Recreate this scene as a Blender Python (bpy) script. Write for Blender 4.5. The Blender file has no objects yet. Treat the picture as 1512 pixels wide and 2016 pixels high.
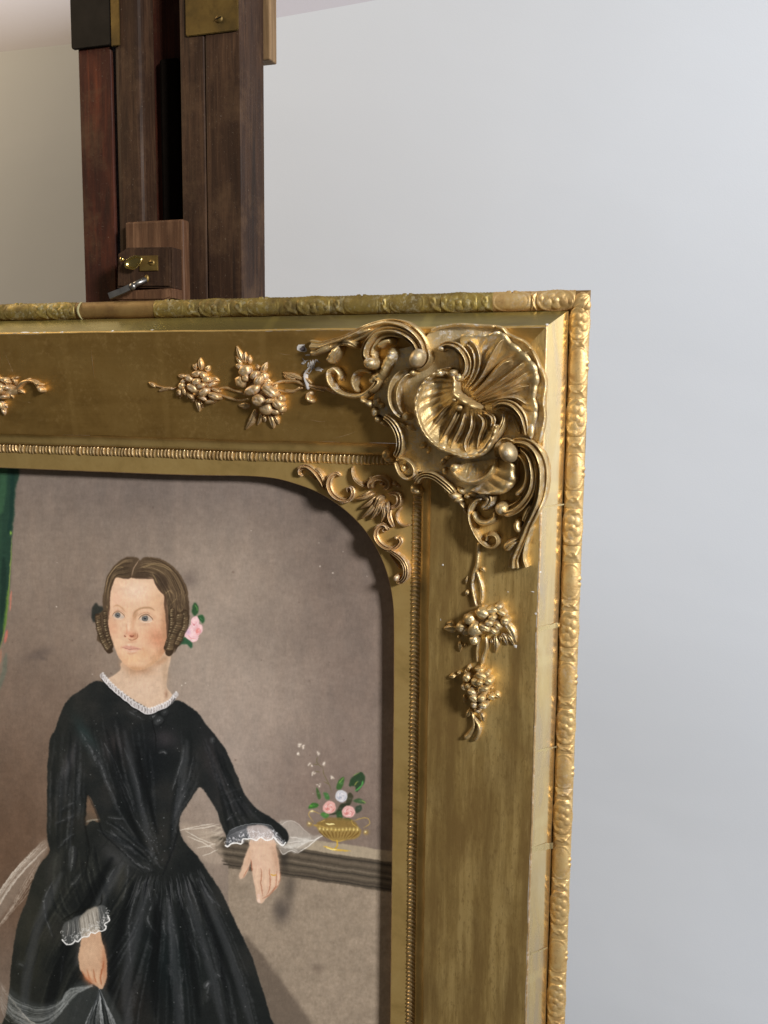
import bpy, bmesh, math
import numpy as np
from mathutils import Vector, Matrix
S = bpy.context.scene
# ---------------------------------------------------------------- camera
D = 0.54                       # metres from the lens to the plane of the frame's crest
FPX, CX, CY = 1854.8, 756.0, 1008.0
RC = np.array([[0.95102, 0.30899, 0.00912], [0.04705, -0.11553, -0.99219], [-0.30552, 0.94402, -0.12441]])
u_, s_v, vt_ = np.linalg.svd(RC); RC = u_@vt_
cam = bpy.data.objects.new('camera', bpy.data.cameras.new('camera')); S.collection.objects.link(cam)
cam.matrix_world = Matrix([[RC[0][0], -RC[1][0], -RC[2][0], 0], [RC[0][1], -RC[1][1], -RC[2][1], -D], [RC[0][2], -RC[1][2], -RC[2][2], 0], [0, 0, 0, 1]])
cam.data.sensor_fit = 'VERTICAL'; cam.data.sensor_height = 24; cam.data.lens = FPX*24/2016
cam.data.clip_start = .02; cam.data.clip_end = 60
S.camera = cam
# ---------------------------------------------------------------- light
W = bpy.data.worlds.new('World'); S.world = W; W.use_nodes = True
W.node_tree.nodes['Background'].inputs[0].default_value = (.40, .37, .32, 1)
W.node_tree.nodes['Background'].inputs[1].default_value = .185
def area(name, loc, target, size, power, col, sy=None):
    l = bpy.data.lights.new(name, 'AREA'); l.energy = power; l.color = col; l.size = size
    if sy: l.shape = 'RECTANGLE'; l.size_y = sy
    o = bpy.data.objects.new(name, l); o.location = loc; S.collection.objects.link(o)
    o.rotation_euler = (Vector(target)-Vector(loc)).to_track_quat('-Z', 'Y').to_euler(); return o
area('window_light', (1.58, -1.28, .74), (-.1, .1, .05), .34, 67, (1, .975, .94))
area('bevel_fill_light', (1.9, -.45, .30), (-.1, .1, .0), .8, 6, (.86, .92, 1))  # added cool fill for the bevel reflection and rim, not a seen window
area('warm_lamp_light', (-1.15, -.12, .62), (-.44, .27, .14), .4, 5.4, (1, .76, .47))
S.view_settings.view_transform = 'Standard'; S.view_settings.look = 'None'; S.view_settings.exposure = 0; S.view_settings.gamma = 1
S.cycles.use_denoising = True
S.cycles.max_bounces = 6; S.cycles.glossy_bounces = 4; S.cycles.diffuse_bounces = 4; S.cycles.sample_clamp_indirect = 4
# ---------------------------------------------------------------- geometry of the view (used to measure the real frame)
def ray(px, py): 
    d = RC.T@np.array([(px-CX)/FPX, (py-CY)/FPX, 1.0]); return d
def at(px, py, y):            # the point of the plane Y = y seen at a photograph pixel
    d = ray(px, py); t = (y+D)/d[1]; return np.array([d[0]*t, y, d[2]*t])
XO, ZO = -0.05823, 0.05987    # outer corner of the frame
PROF = [(-.01, .016), (0, .0153), (.0109, .0153), (.0212, 0.0), (.0902, .0102), (.0977, .0166), (.1039, .0196), (.115, .0201), (.3, .0201)]
def surf(X, Zz):
    o = min(XO-X, ZO-Zz); return float(np.interp(o, [a for a, b in PROF], [b for a, b in PROF]))
K = D/FPX                     # metres per photograph pixel on the frame
def onbase(px, py, h=0, base='frame'):
    y = .005
    for i in range(5):
        p = at(px, py, y); b = basey(p[0], p[2], base); y = b-h
    return p[0], p[2], b
def basey(X, Zz, base):
    if base == 'frame': return surf(X, Zz)
    if base == 'plate': return plate_y(X, Zz)
    return base
def plate_y(X, Zz):
    o = min(XO-X, ZO-Zz); return -.004+.125*(o-.0212)
# ---------------------------------------------------------------- object helpers
def tag(o, label, cat, group=None):
    o['label'] = label; o['category'] = cat
    if group: o['group'] = group
    return o
def empty(name, loc):
    o = bpy.data.objects.new(name, None); o.location = loc; o.empty_display_size = .02; S.collection.objects.link(o); return o
def mesh(name, V, F, mat, parent=None, smooth=True, me=None):
    if me is None:
        me = bpy.data.meshes.new(name); me.from_pydata([tuple(map(float, v)) for v in V], [], [tuple(int(i) for i in f) for f in F]); me.update()
        if smooth: me.shade_smooth()
        me.materials.append(mat)
    o = bpy.data.objects.new(name, me); S.collection.objects.link(o)
    if parent is not None:
        o.parent = parent; loc = Vector((0, 0, 0)); p = parent
        while p is not None: loc += p.location; p = p.parent
        o.location = -loc
    return o
def grid_faces(n, m, off=0, closed=False, flip=False):
    F = []
    for i in range(n-1):
        for j in range(m if closed else m-1):
            a, b = off+i*m+j, off+i*m+(j+1) % m; c, d = b+m, a+m
            F.append((a, d, c, b) if flip else (a, b, c, d))
    return F
def box(name, x0, x1, y0, y1, z0, z1, mat, parent, bev=.0015, seg=2):
    bm = bmesh.new(); bmesh.ops.create_cube(bm, size=1)
    for v in bm.verts: v.co = Vector(((x0+x1)/2+v.co.x*(x1-x0), (y0+y1)/2+v.co.y*(y1-y0), (z0+z1)/2+v.co.z*(z1-z0)))
    if bev: bmesh.ops.bevel(bm, geom=bm.edges[:], offset=bev, segments=seg, affect='EDGES', profile=.5)
    me = bpy.data.meshes.new(name); bm.to_mesh(me); bm.free(); me.materials.append(mat)
    return mesh(name, None, None, mat, parent, me=me)
def prism(name, pts, y0, y1, mat, parent, bev=0, smooth=False):   # outline pts (X, Z), from depth y0 (front) to y1
    bm = bmesh.new(); vs = [bm.verts.new((p[0], y0, p[1])) for p in pts]; f = bm.faces.new(vs)
    r = bmesh.ops.extrude_face_region(bm, geom=[f])
    for v in r['geom']:
        if isinstance(v, bmesh.types.BMVert): v.co.y = y1
    bmesh.ops.recalc_face_normals(bm, faces=bm.faces)
    if bev: bmesh.ops.bevel(bm, geom=[e for e in bm.edges if all(abs(v.co.y-y0) < 1e-6 for v in e.verts)], offset=bev, segments=2, affect='EDGES')
    bmesh.ops.triangulate(bm, faces=[f for f in bm.faces if len(f.verts) > 4])
    me = bpy.data.meshes.new(name); bm.to_mesh(me); bm.free(); me.materials.append(mat)
    if smooth: me.shade_smooth()
    return mesh(name, None, None, mat, parent, me=me)
# ---------------------------------------------------------------- materials
def M(name):
    m = bpy.data.materials.new(name); m.use_nodes = True; nt = m.node_tree; return m, nt, nt.nodes['Principled BSDF']
def nd(nt, t, **k):
    n = nt.nodes.new(t)
    for a, b in k.items(): setattr(n, a, b)
    return n
def noise(nt, scale, detail=5, rough=.6, vec=None, dist=0):
    n = nd(nt, 'ShaderNodeTexNoise'); n.inputs['Scale'].default_value = scale; n.inputs['Detail'].default_value = detail; n.inputs['Roughness'].default_value = rough; n.inputs['Distortion'].default_value = dist
    if vec is not None: nt.links.new(vec, n.inputs['Vector'])
    return n.outputs['Fac']
def coords(nt, sc=(1, 1, 1)):
    g = nd(nt, 'ShaderNodeNewGeometry'); m = nd(nt, 'ShaderNodeMapping'); nt.links.new(g.outputs['Position'], m.inputs['Vector']); m.inputs['Scale'].default_value = sc; return m.outputs['Vector']
def ramp(nt, fac, stops, interp='LINEAR'):
    r = nd(nt, 'ShaderNodeValToRGB'); r.color_ramp.interpolation = interp; e = r.color_ramp.elements
    while len(e) < len(stops): e.new(.5)
    for q, (p, c) in zip(e, stops): q.position = p; q.color = (c, c, c, 1) if isinstance(c, (int, float)) else (*c, 1)
    nt.links.new(fac, r.inputs[0]); return r.outputs['Color']
def mix(nt, f, a, b, blend='MIX'):
    m = nd(nt, 'ShaderNodeMix', data_type='RGBA', blend_type=blend)
    for i, v in ((0, f), (6, a), (7, b)):
        if isinstance(v, (int, float)): m.inputs[i].default_value = v
        elif isinstance(v, tuple): m.inputs[i].default_value = (*v, 1)
        else: nt.links.new(v, m.inputs[i])
    return m.outputs[2]
def bump(nt, h, strength, dist, bs, normal=None):
    b = nd(nt, 'ShaderNodeBump'); b.inputs['Strength'].default_value = strength; b.inputs['Distance'].default_value = dist
    nt.links.new(h, b.inputs['Height'])
    if normal is not None: nt.links.new(normal, b.inputs['Normal'])
    nt.links.new(b.outputs[0], bs.inputs['Normal']); return b.outputs[0]
def gold(name, light, mid, dark, metal=.85, rough=(.3, .5), scale=60, stretch=(1, 1, 1), patch=.5, speck=None, bolecol=(.16, .06, .02), bole=.35, bmp=.25, grain=900, laps=None, rub=None, streak=None):
    """Old water or oil gilding: leaf over bole, rubbed, dirty in places, with worn specks."""
    m, nt, b = M(name); v = coords(nt, stretch); v0 = coords(nt)
    n1 = noise(nt, scale, 6, .62, v, .4); n2 = noise(nt, scale*4.5, 5, .65, v); n3 = noise(nt, scale*.32, 3, .5, v0); n4 = noise(nt, grain, 3, .7, v0)
    c = ramp(nt, n1, [(.30, dark), (.5, mid), (.72, light)])
    c = mix(nt, ramp(nt, n3, [(.35, 0.0), (.65, patch)]), c, mix(nt, .5, c, dark))
    c = mix(nt, ramp(nt, n2, [(.56, 0.0), (.74, bole)]), c, bolecol)
    if streak:
        n7 = noise(nt, 70, 7, .68, coords(nt, (1, 1, .10) if streak[0] == 'Z' else (.10, 1, 1))); n8 = noise(nt, 520, 4, .75, coords(nt, (1, 1, .4)))
        c = mix(nt, ramp(nt, n7, [(.38, streak[1]), (.55, 0.0)]), c, dark); c = mix(nt, ramp(nt, n7, [(.5, 0.0), (.68, streak[1])]), c, light); c = mix(nt, ramp(nt, n8, [(.54, 0.0), (.66, streak[1]*.7)]), c, dark)
    if laps:
        w = nd(nt, 'ShaderNodeTexWave', bands_direction=laps[0]); w.inputs['Scale'].default_value = laps[1]; w.inputs['Distortion'].default_value = .6; w.inputs['Detail'].default_value = 2; nt.links.new(v0, w.inputs['Vector'])
        c = mix(nt, ramp(nt, w.outputs['Fac'], [(.985, 0.0), (.998, laps[2])]), c, light)
    if rub:
        g = nd(nt, 'ShaderNodeNewGeometry'); pf = ramp(nt, g.outputs['Pointiness'], [(.515, 0.0), (.60, 1.0)]); c = mix(nt, mix(nt, 1.0, pf, ramp(nt, n2, [(.3, .2), (.6, .9)]), 'MULTIPLY'), c, rub)
    r = ramp(nt, n1, [(.3, rough[1]), (.7, rough[0])])
    me = None
    if speck:
        n5 = noise(nt, 330, 4, .75, v0); n6 = noise(nt, 45, 3, .6, v0)
        f = mix(nt, 1.0, ramp(nt, n5, [(.52, 0.0), (.60, 1.0)]), ramp(nt, n6, [(.40, 0.0), (.60, speck[1])]), 'MULTIPLY')
        c = mix(nt, f, c, speck[0]); mm = mix(nt, f, (metal,)*3, (.15,)*3); nt.links.new(mm, b.inputs['Metallic'])
    else: b.inputs['Metallic'].default_value = metal
    nt.links.new(c, b.inputs['Base Color']); nt.links.new(r, b.inputs['Roughness'])
    h = mix(nt, .5, n2, n4); bump(nt, h, bmp, .0006, b)
    return m
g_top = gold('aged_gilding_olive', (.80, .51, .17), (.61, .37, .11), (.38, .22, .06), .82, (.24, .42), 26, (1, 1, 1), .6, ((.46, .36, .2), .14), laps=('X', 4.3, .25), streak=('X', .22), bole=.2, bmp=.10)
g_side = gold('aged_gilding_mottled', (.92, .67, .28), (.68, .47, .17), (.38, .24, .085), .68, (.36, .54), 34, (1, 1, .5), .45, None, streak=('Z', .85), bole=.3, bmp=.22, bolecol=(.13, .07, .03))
g_bevel = gold('burnished_gilding', (1.0, .80, .42), (.94, .70, .32), (.74, .62, .46), .93, (.16, .34), 42, (2.6, 1, .28), .8, None, bole=.06, bmp=.05, laps=('Z', 3.1, .6))  # pale patches: worn gilding plus some reflected sheen put into the colour
g_bevel_t = gold('burnished_gilding_dim', (.52, .44, .15), (.38, .32, .11), (.24, .20, .10), .8, (.22, .40), 30, (.35, 1, 2.2), .5, None, bole=.12, bmp=.06, laps=('X', 3.1, .5))  # top bevel copy, its dim greenish reflection put into the colour
g_flat = gold('matt_gilding', (.76, .54, .21), (.63, .43, .155), (.44, .30, .10), .6, (.40, .55), 40, (1, 1, 1), .35, None, bole=.12, bmp=.14)
g_orn = gold('ornament_gilding', (.94, .76, .42), (.76, .57, .28), (.38, .27, .13), .74, (.32, .54), 85, (1, 1, 1), .55, ((.62, .58, .53), .95), bole=.35, rub=(.95, .82, .56), bmp=.8, bolecol=(.16, .10, .06))
g_spray = gold('spray_gilding', (.88, .66, .36), (.72, .50, .25), (.42, .28, .14), .68, (.36, .54), 90, (1, 1, 1), .4, ((.66, .56, .50), .7), bole=.35, rub=(.95, .80, .56), bmp=.45, bolecol=(.16, .08, .04))
g_rim = gold('rim_gilding', (.88, .66, .32), (.74, .51, .22), (.48, .30, .12), .62, (.40, .60), 110, (1, 1, 1), .5, ((.62, .55, .46), .35), bole=.4, bmp=.4, bolecol=(.2, .07, .02))
g_rim_t = gold('rim_gilding_dim', (.42, .32, .09), (.30, .22, .06), (.13, .09, .03), .5, (.48, .65), 90, (1, 1, 1), .6, ((.5, .48, .36), .4), bole=.5, bmp=.4, bolecol=(.08, .05, .02))  # top rail rim copy, dim greenish light put into its colour
g_bole = gold('bare_bole', (.34, .22, .08), (.25, .15, .05), (.12, .07, .025), .35, (.5, .6), 60, (1, 1, 1), .4, None, bole=.3, bmp=.3)
g_ball = gold('worn_boss_gilding', (.86, .70, .42), (.68, .52, .29), (.36, .28, .17), .66, (.36, .6), 70, (1, 1, 1), .5, ((.62, .59, .55), .9), bole=.3, rub=(.8, .76, .70), bmp=.5, bolecol=(.16, .10, .06))
g_bead = gold('bead_gilding', (.88, .68, .38), (.74, .52, .26), (.4, .26, .12), .75, (.28, .42), 200, (1, 1, 1), .3, None, bole=.25, bmp=.25)
def plain(name, col, rough=.6, metal=0, var=.25, scale=150, bmp=.1):
    m, nt, b = M(name); v = coords(nt); n = noise(nt, scale, 5, .6, v); k = 1-var
    nt.links.new(ramp(nt, n, [(.3, tuple(c*k for c in col)), (.7, col)]), b.inputs['Base Color']); b.inputs['Roughness'].default_value = rough; b.inputs['Metallic'].default_value = metal
    bump(nt, n, bmp, .0005, b); return m
gesso = plain('bare_gesso', (.78, .76, .74), .85, 0, .15)
m_dark = plain('recess_black', (.012, .009, .007), 1.0); m_dark.node_tree.nodes['Principled BSDF'].inputs['Specular IOR Level'].default_value = 0  # near-black for the shaded gap and the screw slots
brass = gold('dull_brass', (.34, .23, .07), (.22, .14, .04), (.09, .06, .02), .7, (.42, .6), 40, bole=.5, bmp=.1, bolecol=(.05, .03, .01))
brass_b = plain('bright_brass', (.82, .64, .24), .22, 1, .3, 90, .08)
iron = plain('blackened_plate', (.018, .014, .011), .65, .1, .5, 60, .25)
iron.node_tree.nodes['Principled BSDF'].inputs['Specular IOR Level'].default_value = .15
steel = plain('worn_steel', (.36, .35, .34), .34, .9, .45, 120, .2)
def wood(name, a, b_, c_, scale=9, rough=.56, spec=.2):
    m, nt, b = M(name); v = coords(nt, (26, 26, 1.3)); n = noise(nt, scale, 7, .66, v, 1.2); v2 = coords(nt); n2 = noise(nt, 9, 4, .6, v2); n3 = noise(nt, 700, 3, .7, v2); n4 = noise(nt, 60, 4, .6, coords(nt, (1, 1, .25)))
    col = ramp(nt, n, [(.3, a), (.52, b_), (.75, c_)]); col = mix(nt, ramp(nt, n2, [(.35, 0.0), (.7, .65)]), col, a)
    col = mix(nt, ramp(nt, n3, [(.66, 0.0), (.76, .5)]), col, (.30, .24, .18)); col = mix(nt, ramp(nt, n4, [(.55, 0.0), (.8, .4)]), col, tuple(x*1.7 for x in c_))
    g = nd(nt, 'ShaderNodeNewGeometry'); n5 = noise(nt, 26, 6, .75, v2); col = mix(nt, ramp(nt, n5, [(.50, 0.0), (.70, .55)]), col, (.11, .062, .032)); n6 = noise(nt, 40, 4, .7, coords(nt, (1.6, 1.6, .12))); col = mix(nt, ramp(nt, n6, [(.60, 0.0), (.70, .6)]), col, (.012, .008, .006))
    nt.links.new(col, b.inputs['Base Color']); nt.links.new(ramp(nt, n4, [(.3, rough), (.7, rough+.2)]), b.inputs['Roughness']); b.inputs['Specular IOR Level'].default_value = spec
    bump(nt, mix(nt, .4, n, n3), .28, .0007, b); return m
w_red = wood('red_mahogany', (.024, .008, .006), (.058, .016, .009), (.13, .034, .014))
w_brn = wood('brown_mahogany', (.020, .010, .006), (.046, .023, .013), (.10, .052, .027))
w_pale = wood('pale_mahogany', (.06, .028, .015), (.12, .058, .03), (.24, .13, .07), rough=.5)  # paler mahogany tone for the clamp plate and jaw
w_tan = wood('pale_oak_edge', (.14, .085, .04), (.24, .15, .075), (.36, .24, .13), rough=.5)

# ---------------------------------------------------------------- the portrait, painted stroke by stroke into an image
PX0, PY0, PX1, PY1, PS = -70, 885, 800, 2110, 1.25
PW, PH = int((PX1-PX0)*PS), int((PY1-PY0)*PS)
prng = np.random.RandomState(7)
def catmull(P, n=8, closed=False):
    P = np.asarray(P, float)
    if len(P) < 3: 
        t = np.linspace(0, 1, n*2)[:, None]; return P[0]*(1-t)+P[-1]*t
    if closed: Q = np.vstack([P[-1], P, P[0], P[1]])
    else: Q = np.vstack([2*P[0]-P[1], P, 2*P[-1]-P[-2]])
    out = []
    t = np.linspace(0, 1, n, endpoint=False)[:, None]
    for i in range(1, len(Q)-2):
        a, b, c, d = Q[i-1], Q[i], Q[i+1], Q[i+2]
        out.append(.5*((2*b)+(c-a)*t+(2*a-5*b+4*c-d)*t*t+(3*b-a-3*c+d)*t**3))
    if not closed: out.append(Q[-2][None])
    return np.vstack(out)
def gblur(a, s):
    if s < .3: return a
    r = int(3*s)+1; k = np.exp(-.5*(np.arange(-r, r+1)/s)**2); k /= k.sum()
    for ax in (0, 1):
        p = [(0, 0)]*a.ndim; p[ax] = (r, r); b = np.pad(a, p, mode='edge'); o = np.zeros_like(a)
        n = a.shape[ax]
        for i, w in enumerate(k): o += w*(b[i:i+n] if ax == 0 else b[:, i:i+n])
        a = o
    return a
def vnoise(h, w, cx, cy=None, seed=0):
    cy = cy or cx; r = np.random.RandomState(seed)
    gh, gw = int(h/cy)+3, int(w/cx)+3; g = r.rand(gh, gw)
    y = np.arange(h)/cy; x = np.arange(w)/cx; yi = y.astype(int); xi = x.astype(int)
    fy = (y-yi); fx = (x-xi); fy = (fy*fy*(3-2*fy))[:, None]; fx = (fx*fx*(3-2*fx))[None]
    g00 = g[yi][:, xi]; g01 = g[yi][:, xi+1]; g10 = g[yi+1][:, xi]; g11 = g[yi+1][:, xi+1]
    return (g00*(1-fx)+g01*fx)*(1-fy)+(g10*(1-fx)+g11*fx)*fy
def fbm(h, w, c, o=4, seed=0, asp=1):
    s = 0; a = 1; t = 0
    for i in range(o): s = s+a*vnoise(h, w, max(c*asp, 1.01), max(c, 1.01), seed+i*17); t += a; a *= .55; c /= 2
    return s/t-.5
CV = np.zeros((PH, PW, 3))
CLIP = [None]
def cc(p): return (np.asarray(p, float)-[PX0, PY0])*PS
def comp(x0, y0, m, col, a):
    h, w = m.shape; m = m*a
    if CLIP[0] is not None: m = m*CLIP[0][y0:y0+h, x0:x0+w]
    CV[y0:y0+h, x0:x0+w] += m[..., None]*(np.asarray(col, float)-CV[y0:y0+h, x0:x0+w])
def bbox(p, pad):
    x0 = max(0, int(p[:, 0].min()-pad)); x1 = min(PW, int(p[:, 0].max()+pad)+1)
    y0 = max(0, int(p[:, 1].min()-pad)); y1 = min(PH, int(p[:, 1].max()+pad)+1)
    return x0, y0, x1, y1
def pmask(pts, soft=.6, smooth=True):
    p = cc(pts)
    if smooth: p = catmull(p, 6, True)
    pad = soft*PS*3+2; x0, y0, x1, y1 = bbox(p, pad)
    if x1 <= x0 or y1 <= y0: return None
    ss = 2; h, w = (y1-y0)*ss, (x1-x0)*ss
    m = np.zeros((h, w), bool); X = (np.arange(w)+.5)/ss+x0; Y = (np.arange(h)+.5)/ss+y0
    q = np.roll(p, -1, 0)
    for (ax, ay), (bx, by) in zip(p, q):
        if ay == by: continue
        lo, hi = (ay, by) if ay < by else (by, ay)
        r0 = max(0, int(math.ceil((lo-y0)*ss-.5))); r1 = min(h, int(math.ceil((hi-y0)*ss-.5)))
        if r1 <= r0: continue
        xc = ax+(Y[r0:r1]-ay)*(bx-ax)/(by-ay)
        m[r0:r1] ^= X[None] >= xc[:, None]
    m = m.reshape(h//ss, ss, w//ss, ss).mean((1, 3))
    return x0, y0, gblur(m, soft*PS)
def poly(pts, col, a=1, soft=.6, smooth=True, tex=0, seed=1):
    r = pmask(pts, soft, smooth)
    if r is None: return
    x0, y0, m = r
    if tex: m = m*(1+tex*fbm(*m.shape, 8, 3, seed)*2).clip(0, 1.3)
    comp(x0, y0, m.clip(0, 1), col, a)
def stroke(pts, w, col, a=1, soft=.5, n=6, taper=True, dry=0):
    p = np.array([list(q)+([1] if len(q) == 2 else []) for q in pts], float)
    p = catmull(p, n); ww = w*p[:, 2]
    if taper: 
        t = np.linspace(0, 1, len(p)); ww = ww*np.minimum(1, np.minimum(t, 1-t)*4+.25)
    q = cc(p[:, :2]); ww = np.maximum(ww, .3)*PS/2
    x0, y0, x1, y1 = bbox(q, ww.max()+soft*PS*2+2)
    if x1 <= x0 or y1 <= y0: return
    X, Y = np.meshgrid(np.arange(x0, x1)+.5, np.arange(y0, y1)+.5); best = np.full(X.shape, 1e9)
    for i in range(len(q)-1):
        a0, b0 = q[i], q[i+1]; d = b0-a0; L = max(d@d, 1e-9)
        t = (((X-a0[0])*d[0]+(Y-a0[1])*d[1])/L).clip(0, 1)
        best = np.minimum(best, np.hypot(X-a0[0]-t*d[0], Y-a0[1]-t*d[1])-(ww[i]*(1-t)+ww[i+1]*t))
    s = max(soft*PS, .45); m = (.5-best/(2*s)).clip(0, 1); m = m*m*(3-2*m)
    if dry: m = m*((fbm(*m.shape, 5, 3, int(abs(q[0, 0]*7+q[0, 1])) % 9999)*5*dry+1-dry*.4).clip(0, 1))
    comp(x0, y0, m, col, a)
def blob(x, y, rx, ry, col, a=1, rot=0):
    c = cc((x, y)); R = max(rx, ry)*PS*2.6
    x0, y0, x1, y1 = bbox(c[None], R)
    if x1 <= x0 or y1 <= y0: return
    X, Y = np.meshgrid(np.arange(x0, x1)+.5-c[0], np.arange(y0, y1)+.5-c[1]); k = math.radians(rot)
    u = (X*math.cos(k)+Y*math.sin(k))/(rx*PS); v = (-X*math.sin(k)+Y*math.cos(k))/(ry*PS)
    comp(x0, y0, np.exp(-(u*u+v*v)), col, a)
def Z(ox, oy, s): return lambda *pts: [(p[0]/s+ox, p[1]/s+oy)+tuple(p[2:]) for p in pts]
f_ = Z(180, 1090, 6.873); h_ = Z(430, 1590, 6.873); l_ = Z(100, 1760, 9.45); v_ = Z(570, 1450, 7.2)
d_ = Z(80, 1330, 3.78); s_ = Z(0, 1560, 3.287); r_ = Z(400, 1600, 3.78); c_ = Z(0, 900, 4.032)

def paint():
    R = prng
    # background wall of the portrait
    yy, xx = np.mgrid[0:PH, 0:PW]; px = xx/PS+PX0; py = yy/PS+PY0
    base = np.array([130, 116, 105.]); B = np.ones((PH, PW, 3))*base
    def mixin(wt, col): B[:] = B+(np.asarray(col, float)-B)*wt[..., None]
    g = lambda cx, cy, rx, ry: np.exp(-((px-cx)/rx)**2-((py-cy)/ry)**2)
    mixin(g(420, 1340, 210, 330)*.85, (166, 151, 139))
    mixin(g(470, 1500, 150, 160)*.45, (160, 146, 138))
    mixin(g(60, 1450, 170, 300)*.6, (116, 96, 82))
    mixin(g(20, 1700, 160, 220)*.9, (96, 74, 58))
    mixin(g(700, 1300, 140, 500)*.55, (116, 102, 96))
    mixin(g(420, 930, 500, 110)*.65, (108, 97, 92)); mixin(g(680, 1060, 130, 260)*.5, (104, 92, 84))
    mixin(g(640, 1560, 120, 90)*.5, (122, 104, 96))
    mixin(g(50, 1120, 90, 200)*.4, (140, 127, 117))
    n = fbm(PH, PW, 150, 4, 3); B += n[..., None]*np.array([24, 22, 20])
    n = fbm(PH, PW, 26, 4, 9); B += n[..., None]*np.array([9, 9, 9])
    n = fbm(PH, PW, 60, 3, 31, .35); B += n[..., None]*np.array([12, 9, 7])
    CV[:] = B
    for x, y, rx, ry, a in [(75, 1288, 26, 9, .5), (85, 1297, 8, 3, .5), (372, 1140, 18, 16, .45), (650, 1060, 8, 8, .4), (178, 1205, 16, 12, .35), (640, 1110, 20, 30, .15), (200, 985, 60, 10, .12), (480, 1240, 40, 50, .08)]:
        blob(x, y, rx, ry, (88, 78, 74), a, R.uniform(-20, 20))
    for i in range(26):
        x, y = R.uniform(20, 760), R.uniform(950, 1700); blob(x, y, *R.uniform(.9, 2.2, 2), (92, 76, 68), .55)
    for i in range(14):
        x, y = R.uniform(20, 740), R.uniform(960, 1600); blob(x, y, .9, .8, (225, 215, 205), .7)
    for x, y in [(111, 1195), (358, 1350), (366, 1345), (630, 1115), (655, 1128)]: blob(x, y, 1.3, 1.1, (240, 232, 220), .9)
    # green curtain
    poly(c_((-300, 60), (125, 60), (122, 250), (112, 450), (95, 640), (85, 850), (75, 1020), (60, 1150), (45, 1300), (10, 1470), (-40, 1540), (-300, 1700)), (38, 64, 52), 1, 1.6)
    stroke(c_((30, 60), (25, 250), (0, 420)), 14, (66, 104, 72), .6, 4, taper=False)
    stroke(c_((-60, 60), (-60, 700), (-100, 1300)), 30, (58, 92, 66), .6, 8, taper=False)
    stroke(c_((100, 60), (95, 300), (75, 600)), 7, (26, 52, 46), .7, 2.5, taper=False)
    stroke(c_((30, 800), (30, 1000), (10, 1300)), 10, (24, 44, 38), .6, 3)
    stroke(c_((92, 640), (84, 850), (70, 1040), (55, 1200), (35, 1380), (0, 1520)), 2.2, (128, 148, 74), .85, .9)
    stroke(c_((70, 1030), (50, 1200), (25, 1400)), 5, (96, 128, 56), .7, 2)
    stroke(c_((90, 1060), (80, 1220)), 3.4, (190, 122, 104), .85, .8); stroke(c_((60, 1370), (38, 1480)), 5, (190, 112, 98), .85, 1)
    stroke(c_((50, 1560), (30, 1700), (-10, 1850)), 9, (96, 108, 96), .6, 3); stroke(c_((12, 1520), (5, 1640)), 3, (168, 118, 96), .7, 1)
    blob(21, 1049, 2, 3.5, (150, 190, 80), .95)
    # parapet: wall panel, shadow, moulding, top
    poly(r_((185, 380), (1500, 560), (1500, 1900), (560, 1900), (370, 1040), (260, 850), (190, 680)), (148, 133, 117), 1, .8, False)
    wm = pmask(r_((185, 380), (1500, 560), (1500, 1900), (560, 1900), (370, 1040), (260, 850), (190, 680)), .8, False)
    x0, y0, m = wm; n = fbm(*m.shape, 22, 5, 5); CV[y0:y0+m.shape[0], x0:x0+m.shape[1]] += (m*n)[..., None]*np.array([26, 24, 22])
    n = fbm(*m.shape, 5, 3, 6); CV[y0:y0+m.shape[0], x0:x0+m.shape[1]] += (m*n)[..., None]*np.array([16, 16, 16])
    poly(r_((290, 880), (420, 1030), (590, 1260), (760, 1500), (900, 1700), (1000, 1950), (480, 1950), (430, 1300)), (103, 91, 80), .9, 3, False)
    blob(*r_((850, 1160))[0], 10, 9, (112, 98, 86), .75)
    for i in range(60):
        x, y = R.uniform(460, 760), R.uniform(1750, 2080); blob(x, y, R.uniform(3, 9), R.uniform(2, 7), (126, 114, 100), .3)
    blob(*r_((640, 560))[0], 13, 32, (84, 76, 68), .75, 6); blob(*r_((590, 740))[0], 17, 22, (86, 78, 72), .85, 12); blob(*r_((560, 700))[0], 10, 16, (86, 78, 72), .5, 12)
    poly(r_((45, 165), (150, 180), (660, 235), (840, 205), (1500, 300), (1500, 400), (640, 300), (90, 250)), (164, 150, 130), 1, .8, False)
    poly(r_((45, 165), (1500, 385), (1500, 605), (185, 410), (180, 380), (100, 290), (80, 230), (50, 205)), (88, 79, 68), 1, .8, False)
    for k, (yo, w, c, a) in enumerate([(20, 5, (60, 54, 47), .9), (48, 7, (104, 93, 80), .8), (75, 4, (72, 64, 55), .8), (100, 5, (116, 105, 91), .8), (125, 4, (62, 56, 48), .9), (150, 5, (110, 99, 85), .7), (176, 5, (70, 62, 54), .8), (198, 4, (56, 50, 44), .9)]):
        stroke(r_((70+k*12, 180+yo-12+k*2), (700, 268+yo), (1500, 388+yo)), w/1.4, c, a, 1.3, taper=False)
    blob(*r_((600, 330))[0], 9, 26, (52, 47, 42), .8)
    # veil behind
    for i in range(26):
        t = i/26; stroke(r_((-30+R.uniform(-20, 20), 110+t*150), (60+R.uniform(-30, 30), 95+t*160+R.uniform(-20, 20)), (150, 90+t*110+R.uniform(-30, 30))), R.uniform(1, 3.5), (196, 184, 168), R.uniform(.15, .5), .8)
    poly(d_((1030, 1110), (1250, 1150), (1350, 1290), (1340, 1400), (1200, 1370)), (178, 162, 146), .55, 3)
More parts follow.
